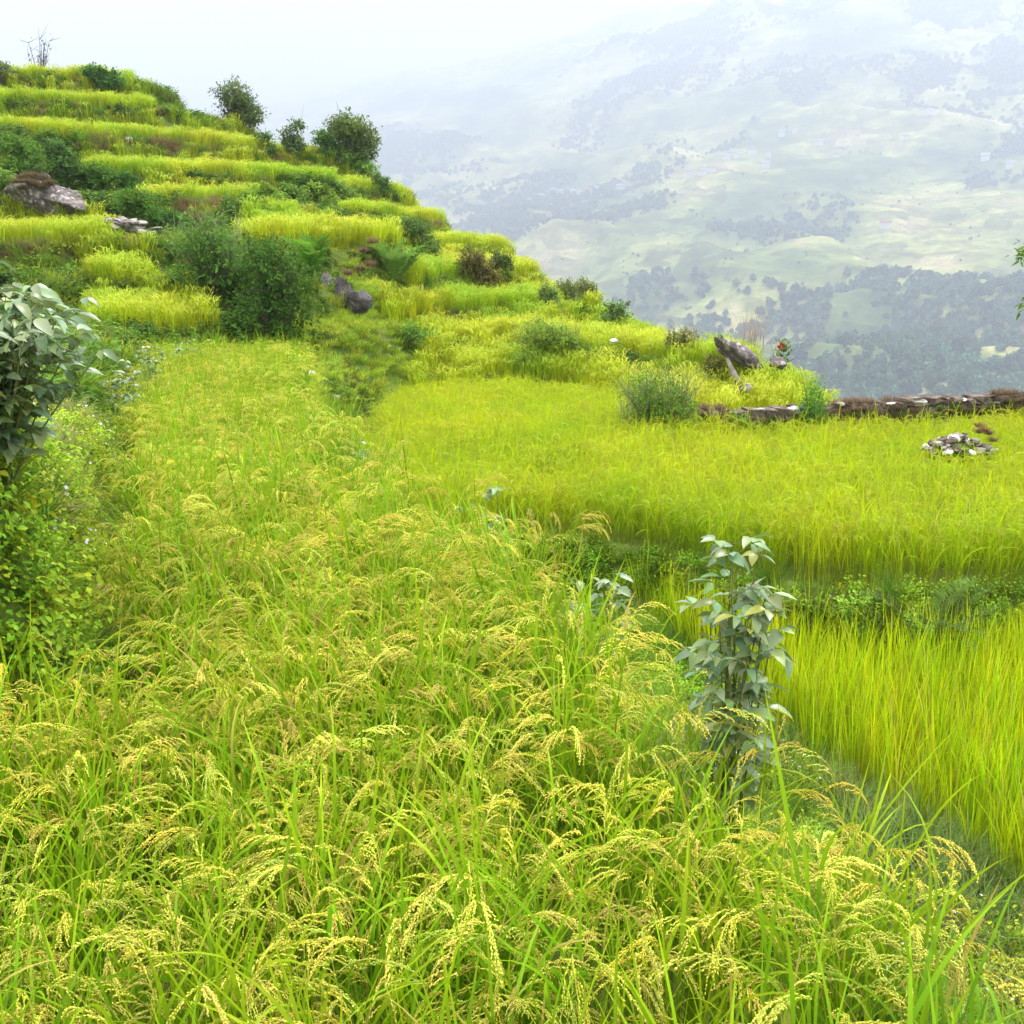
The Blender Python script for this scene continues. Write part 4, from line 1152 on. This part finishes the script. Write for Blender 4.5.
dry_tufts('dry_grass', [(.16, -.1, .26), (.22, -.12, .28), (.28, -.1, .24), (.2, 0, .32), (.32, -.15, .16)], 700, 0.11, b, (0.16, 0.09, 0.04), (0.34, 0.22, 0.10), W=(.003, .006))

# the dry stone wall along the far edge of the lower field
wl = empty('stone_wall', (px_x(705, 15.3), 15.35, ground1(px_x(705, 15.3), 15.2))); tag(wl, 'low dry stone wall with brown dead grass on top, closing the lower rice field', 'stone wall')
ox, oy, oz = wl.location
bm = bmesh.new(); bmesh.ops.create_cube(bm, size=1); bmesh.ops.subdivide_edges(bm, edges=bm.edges[:], cuts=2, use_grid_fill=True)
cv = np.array([q.co[:] for q in bm.verts]); cf = np.array([[q.index for q in a.verts] for a in bm.faces]); bm.free()
cv = cv * (1 - 0.18 * (np.linalg.norm(cv, axis=1, keepdims=True) - 0.5))
wm = MB(); tops = []
wx = np.arange(px_x(702, 15.3), 13.5, 0.02)
wy = np.interp(wx, [2.9, 5, 8.4, 14], [15.32, 15.75, 16.35, 17.0]) + 0.08 * np.sin(wx * 1.1)
ztop = np.interp(wx, [2.9, 4.5, 6, 9, 14], [-0.06, -0.04, 0.0, 0.05, 0.05]) + 0.03 * (fbm(wx * 0.9, wx * 0, 91, 3) - 0.5)
for row in range(8):
    s = wx[0] + U(0, .2)
    while s < 13.3:
        Ls = U(0.09, 0.3); Hs = U(0.08, 0.15)
        xm = s + Ls / 2
        zt = np.interp(xm, wx, ztop) - 0.115 * row + U(-.03, .03)
        ym = np.interp(xm, wx, wy) + U(-.04, .04)
        slope_ = (np.interp(xm + .1, wx, wy) - np.interp(xm - .1, wx, wy)) / .2
        v = cv * np.array([Ls * 1.02, U(.3, .42), Hs]) * (1 + rng.normal(0, .05, cv.shape))
        ca, sa = math.cos(slope_ + U(-.08, .08)), math.sin(slope_)
        tl = U(-.12, .12)
        v = np.stack([v[:, 0] * ca - v[:, 1] * sa, v[:, 0] * sa + v[:, 1] * ca, v[:, 2] + v[:, 0] * tl], -1)
        if not (row == 0 and rng.random() < 0.1):
            wm.add(v + [xm - ox, ym - oy, zt - Hs / 2 - oz], quads=cf)
            if row == 0: tops.append((xm - ox, ym - oy, zt - oz))
        s += Ls
wm.build('stonework', M_WALLST, wl, smooth=False)
for k in range(26):
    xm = U(wx[0], 12.5)
    rock(0, 1, 1, 1, seed=200 + k, sub=2, name='capstone', parent=wl, mat=(M_WHITE, M_STONE, M_STONE)[k % 3], loc=(xm - ox, np.interp(xm, wx, wy) - oy - 0.14, np.interp(xm, wx, ztop) - oz - U(-0.03, 0.1)), size=(U(.09, .2), U(.1, .16), U(.05, .1)), tilt=U(-.3, .3))
tp = np.array(tops); sel = fbm(tp[:, 0] * 1.1, tp[:, 0] * 0, 93, 2) > 0.42
dry_tufts('dry_grass', np.concatenate([tp[sel] + [0, -.12, 0], tp[sel] + [0, .05, 0], tp[sel] + [0.1, -.2, -.1], tp + [0.05, -.2, -.22]]), 11000, 0.15, wl, (0.12, 0.075, 0.04), (0.28, 0.185, 0.10), W=(.003, .007))
dry_tufts('creeper', np.concatenate([tp[::2] + [0, -.2, -.2], tp[1::3] + [0, -.2, -.35]]), 5200, 0.17, wl, (0.06, 0.10, 0.02), (0.13, 0.19, 0.03), W=(.005, .01))

# the tree whose branch tips reach in from outside the frame
tx, ty = 8.1, 12.6
tr = empty('tree', (tx, ty, ground1(tx, ty))); tag(tr, 'tree outside the frame whose bright leafy branch tips reach in over the valley', 'tree')
tb = MB(); tube(tb, [(0, 0, -.2), (.05, 0, 1), (0, .05, 2.2), (.1, 0, 3.4)], [.11, .09, .07, .04], sides=8); tb.build('trunk', M_BARK, tr)
bb = MB(); cr_ = MB()
tz = tr.location.z
def spray(e, n, sp, L=0.085):
    e = np.array(e, float) - np.array([tx, ty, tz])
    s0 = np.array([0.03, 0, max(0.8, e[2] - 0.5)])
    t = np.linspace(0, 1, 8)[:, None]
    p = s0 * (1 - t) + e * t + np.array([0, 0, .18]) * (4 * t * (1 - t))
    tube(bb, p, np.linspace(.022, .004, 8), sides=5)
    q = e + rng.normal(0, 1, (n, 3)) * sp
    dd = nrm(e - s0) * 0.7 + rng.normal(0, .55, (n, 3)); dd[:, 2] -= 0.35
    c = np.array((0.13, 0.22, 0.02)) * U(.6, 1.4, (n, 1))
    leaves(cr_, q, dd, rng.normal(0, .4, (n, 3)) + [0, 0, 1], L * U(.7, 1.3, n), L * .38 * U(.8, 1.2, n), c, rows=(0, .35, .7, 1), prof=(.1, 1, .6, .03), droop=.3)
def atpx(px, py, d):
    a, b_, c_ = ray(px, py); return (a / b_ * d, d, EYE + c_ / b_ * d)
spray(atpx(1021, 256, 12.4), 26, (.05, .05, .05)); spray(atpx(1027, 246, 12.5), 18, (.04, .05, .05)); spray(atpx(1024, 303, 12.5), 18, (.035, .05, .05)); spray(atpx(1034, 258, 12.5), 30, (.07, .1, .07))
for k in range(60):
    spray((tx + U(-.95, 1.5), ty + U(-1, 1), tz + U(2.0, 4.2)), 60, (.16, .16, .14))
bb.build('branch', M_BARK, tr); cr_.build('foliage', M_LEAF, tr)

# houses of the villages across the valley
def house_proto(roof):
    root = empty('house', (0, 0, 0))
    hb = MB(); w_, d_, h_ = 9, 6, 5.2
    V = [(-w_/2, -d_/2, -2), (w_/2, -d_/2, -2), (w_/2, d_/2, -2), (-w_/2, d_/2, -2), (-w_/2, -d_/2, h_), (w_/2, -d_/2, h_), (w_/2, d_/2, h_), (-w_/2, d_/2, h_), (-w_/2, 0, h_ + 2), (w_/2, 0, h_ + 2)]
    hb.add(V, quads=[(0, 1, 5, 4), (1, 2, 6, 5), (2, 3, 7, 6), (3, 0, 4, 7)], tris=[(5, 6, 9), (7, 4, 8)])
    hb.build('wall', M_PLASTER, root, smooth=False)
    rb = MB(); e = 0.7
    V = [(-w_/2 - e, -d_/2 - e, h_ - .35), (w_/2 + e, -d_/2 - e, h_ - .35), (w_/2 + e, 0, h_ + 2.35), (-w_/2 - e, 0, h_ + 2.35), (w_/2 + e, d_/2 + e, h_ - .35), (-w_/2 - e, d_/2 + e, h_ - .35)]
    V += [(a, b_, c_ + .3) for a, b_, c_ in V]
    rb.add(V, quads=[(0, 1, 2, 3), (3, 2, 4, 5), (6, 7, 8, 9), (9, 8, 10, 11), (0, 1, 7, 6), (4, 5, 11, 10), (1, 2, 8, 7), (2, 4, 10, 8), (0, 3, 9, 6), (3, 5, 11, 9)])
    rb.build('roof', roof, root, smooth=False)
    return root
hp = [house_proto(M_ROOFG), house_proto(M_ROOFR)]
used_h = [False, False]
spots = [(528, 203), (541, 199), (548, 196), (553, 193), (560, 195), (566, 191), (572, 194), (580, 196), (588, 194), (597, 191), (620, 190), (626, 187),
         (690, 178), (703, 175), (712, 172), (726, 160), (738, 158), (752, 154), (768, 157), (782, 136), (795, 133), (765, 168), (820, 145), (905, 140), (985, 160), (1010, 168), (885, 228), (930, 115)]
for k, (px, py) in enumerate(spots):
    x_, y_, z_ = mount_hit(px, py)
    j = k % 3 == 2
    o = hp[j] if not used_h[j] else copy_tree(hp[j])
    used_h[j] = True
    o.location = (x_, y_, z_); o.rotation_euler.z = U(-.6, .6); s = U(1.5, 2.2); o.scale = (s, s, s)
    tag(o, 'tiny white house with rusty roof in the hazy villages across the valley' if j else 'tiny white house with grey roof in the hazy villages across the valley', 'house', 'houses in the far villages')


# ------------------------------------------------------------------ air
def haze_box():
    mb = MB()
    x0, x1, y0, y1, z0, z1 = -6000, 6500, -400, 6600, -420, 1330
    V = [(x0, y0, z0), (x1, y0, z0), (x1, y1, z0), (x0, y1, z0), (x0, y0, z1), (x1, y0, z1), (x1, y1, z1), (x0, y1, z1)]
    q = [(0, 3, 2, 1), (4, 5, 6, 7), (0, 1, 5, 4), (1, 2, 6, 5), (2, 3, 7, 6), (3, 0, 4, 7)]
    mb.add(V, q)
    m, nt, n, l = new_mat('haze')
    out = n.new('ShaderNodeOutputMaterial')
    pv = n.new('ShaderNodeVolumePrincipled')
    pv.inputs['Color'].default_value = (0.73, 0.85, 1.0, 1)
    pv.inputs['Density'].default_value = HAZE
    pv.inputs['Anisotropy'].default_value = 0.2
    l.new(pv.outputs[0], out.inputs['Volume'])
    o = mb.build('haze', m, smooth=False)
    tag(o, kind='stuff')


HAZE = 0.0005
haze_box()

# ------------------------------------------------------------------ sky and sun
SUN_EL, SUN_AZ = math.radians(58), math.radians(35)     # azimuth measured from +Y towards +X
w = bpy.data.worlds.new('World'); scene.world = w; w.use_nodes = True
nt = w.node_tree; n, l = nt.nodes, nt.links; n.clear()
out = n.new('ShaderNodeOutputWorld'); bg = n.new('ShaderNodeBackground'); bg.inputs['Strength'].default_value = 0.12
sky = n.new('ShaderNodeTexSky'); sky.sky_type = 'NISHITA'; sky.sun_disc = False
sky.sun_elevation = SUN_EL; sky.sun_rotation = SUN_AZ; sky.altitude = 1800; sky.dust_density = 2
tc = n.new('ShaderNodeTexCoord'); sp = n.new('ShaderNodeSeparateXYZ'); l.new(tc.outputs['Generated'], sp.inputs[0])
# overcast: cloud brightest towards the zenith
cl = n.new('ShaderNodeMapRange'); cl.inputs['From Min'].default_value = 0.0; cl.inputs['From Max'].default_value = 1.0
cl.inputs['To Min'].default_value = 2.0; cl.inputs['To Max'].default_value = 19.0
pw = n.new('ShaderNodeMath'); pw.operation = 'MULTIPLY'; l.new(sp.outputs['Z'], pw.inputs[0]); l.new(sp.outputs['Z'], pw.inputs[1])
l.new(pw.outputs[0], cl.inputs['Value'])
no = n.new('ShaderNodeTexNoise'); no.inputs['Scale'].default_value = 2.2; no.inputs['Detail'].default_value = 5; no.inputs['Roughness'].default_value = 0.55
l.new(tc.outputs['Generated'], no.inputs['Vector'])
nr = n.new('ShaderNodeMapRange'); nr.inputs['From Min'].default_value = 0.3; nr.inputs['From Max'].default_value = 0.7; nr.inputs['To Min'].default_value = 0.88; nr.inputs['To Max'].default_value = 1.12
l.new(no.outputs['Fac'], nr.inputs['Value'])
mu_ = n.new('ShaderNodeMath'); mu_.operation = 'MULTIPLY'; l.new(cl.outputs[0], mu_.inputs[0]); l.new(nr.outputs[0], mu_.inputs[1])
cc = n.new('ShaderNodeMix'); cc.data_type = 'RGBA'; cc.blend_type = 'MULTIPLY'; cc.inputs['Factor'].default_value = 1
cc.inputs['A'].default_value = (1.0, 0.955, 0.96, 1); l.new(mu_.outputs[0], cc.inputs['B'])
mx = n.new('ShaderNodeMix'); mx.data_type = 'RGBA'; mx.inputs['Factor'].default_value = 0.9
l.new(sky.outputs['Color'], mx.inputs['A']); l.new(cc.outputs['Result'], mx.inputs['B'])
l.new(mx.outputs['Result'], bg.inputs['Color']); l.new(bg.outputs[0], out.inputs['Surface'])

sd = bpy.data.lights.new('sun', 'SUN'); sd.energy = 2.0; sd.angle = math.radians(10); sd.color = (1.0, 0.95, 0.9)
so = bpy.data.objects.new('sun', sd); COL.objects.link(so)
dvec = Vector((math.sin(SUN_AZ) * math.cos(SUN_EL), math.cos(SUN_AZ) * math.cos(SUN_EL), math.sin(SUN_EL)))
so.rotation_euler = (-dvec).to_track_quat('-Z', 'Y').to_euler()

# ------------------------------------------------------------------ render
scene.render.engine = 'CYCLES'
c = scene.cycles
c.max_bounces = 8; c.diffuse_bounces = 4; c.glossy_bounces = 2; c.transmission_bounces = 4; c.volume_bounces = 0; c.transparent_max_bounces = 8
c.caustics_reflective = False; c.caustics_refractive = False
c.use_denoising = True
try:
    c.denoiser = 'OPENIMAGEDENOISE'; c.denoising_prefilter = 'ACCURATE'
except Exception:
    pass
c.sample_clamp_indirect = 6
scene.view_settings.view_transform = 'Standard'
scene.view_settings.look = 'None'
scene.view_settings.exposure = 1.85
scene.view_settings.gamma = 1.0
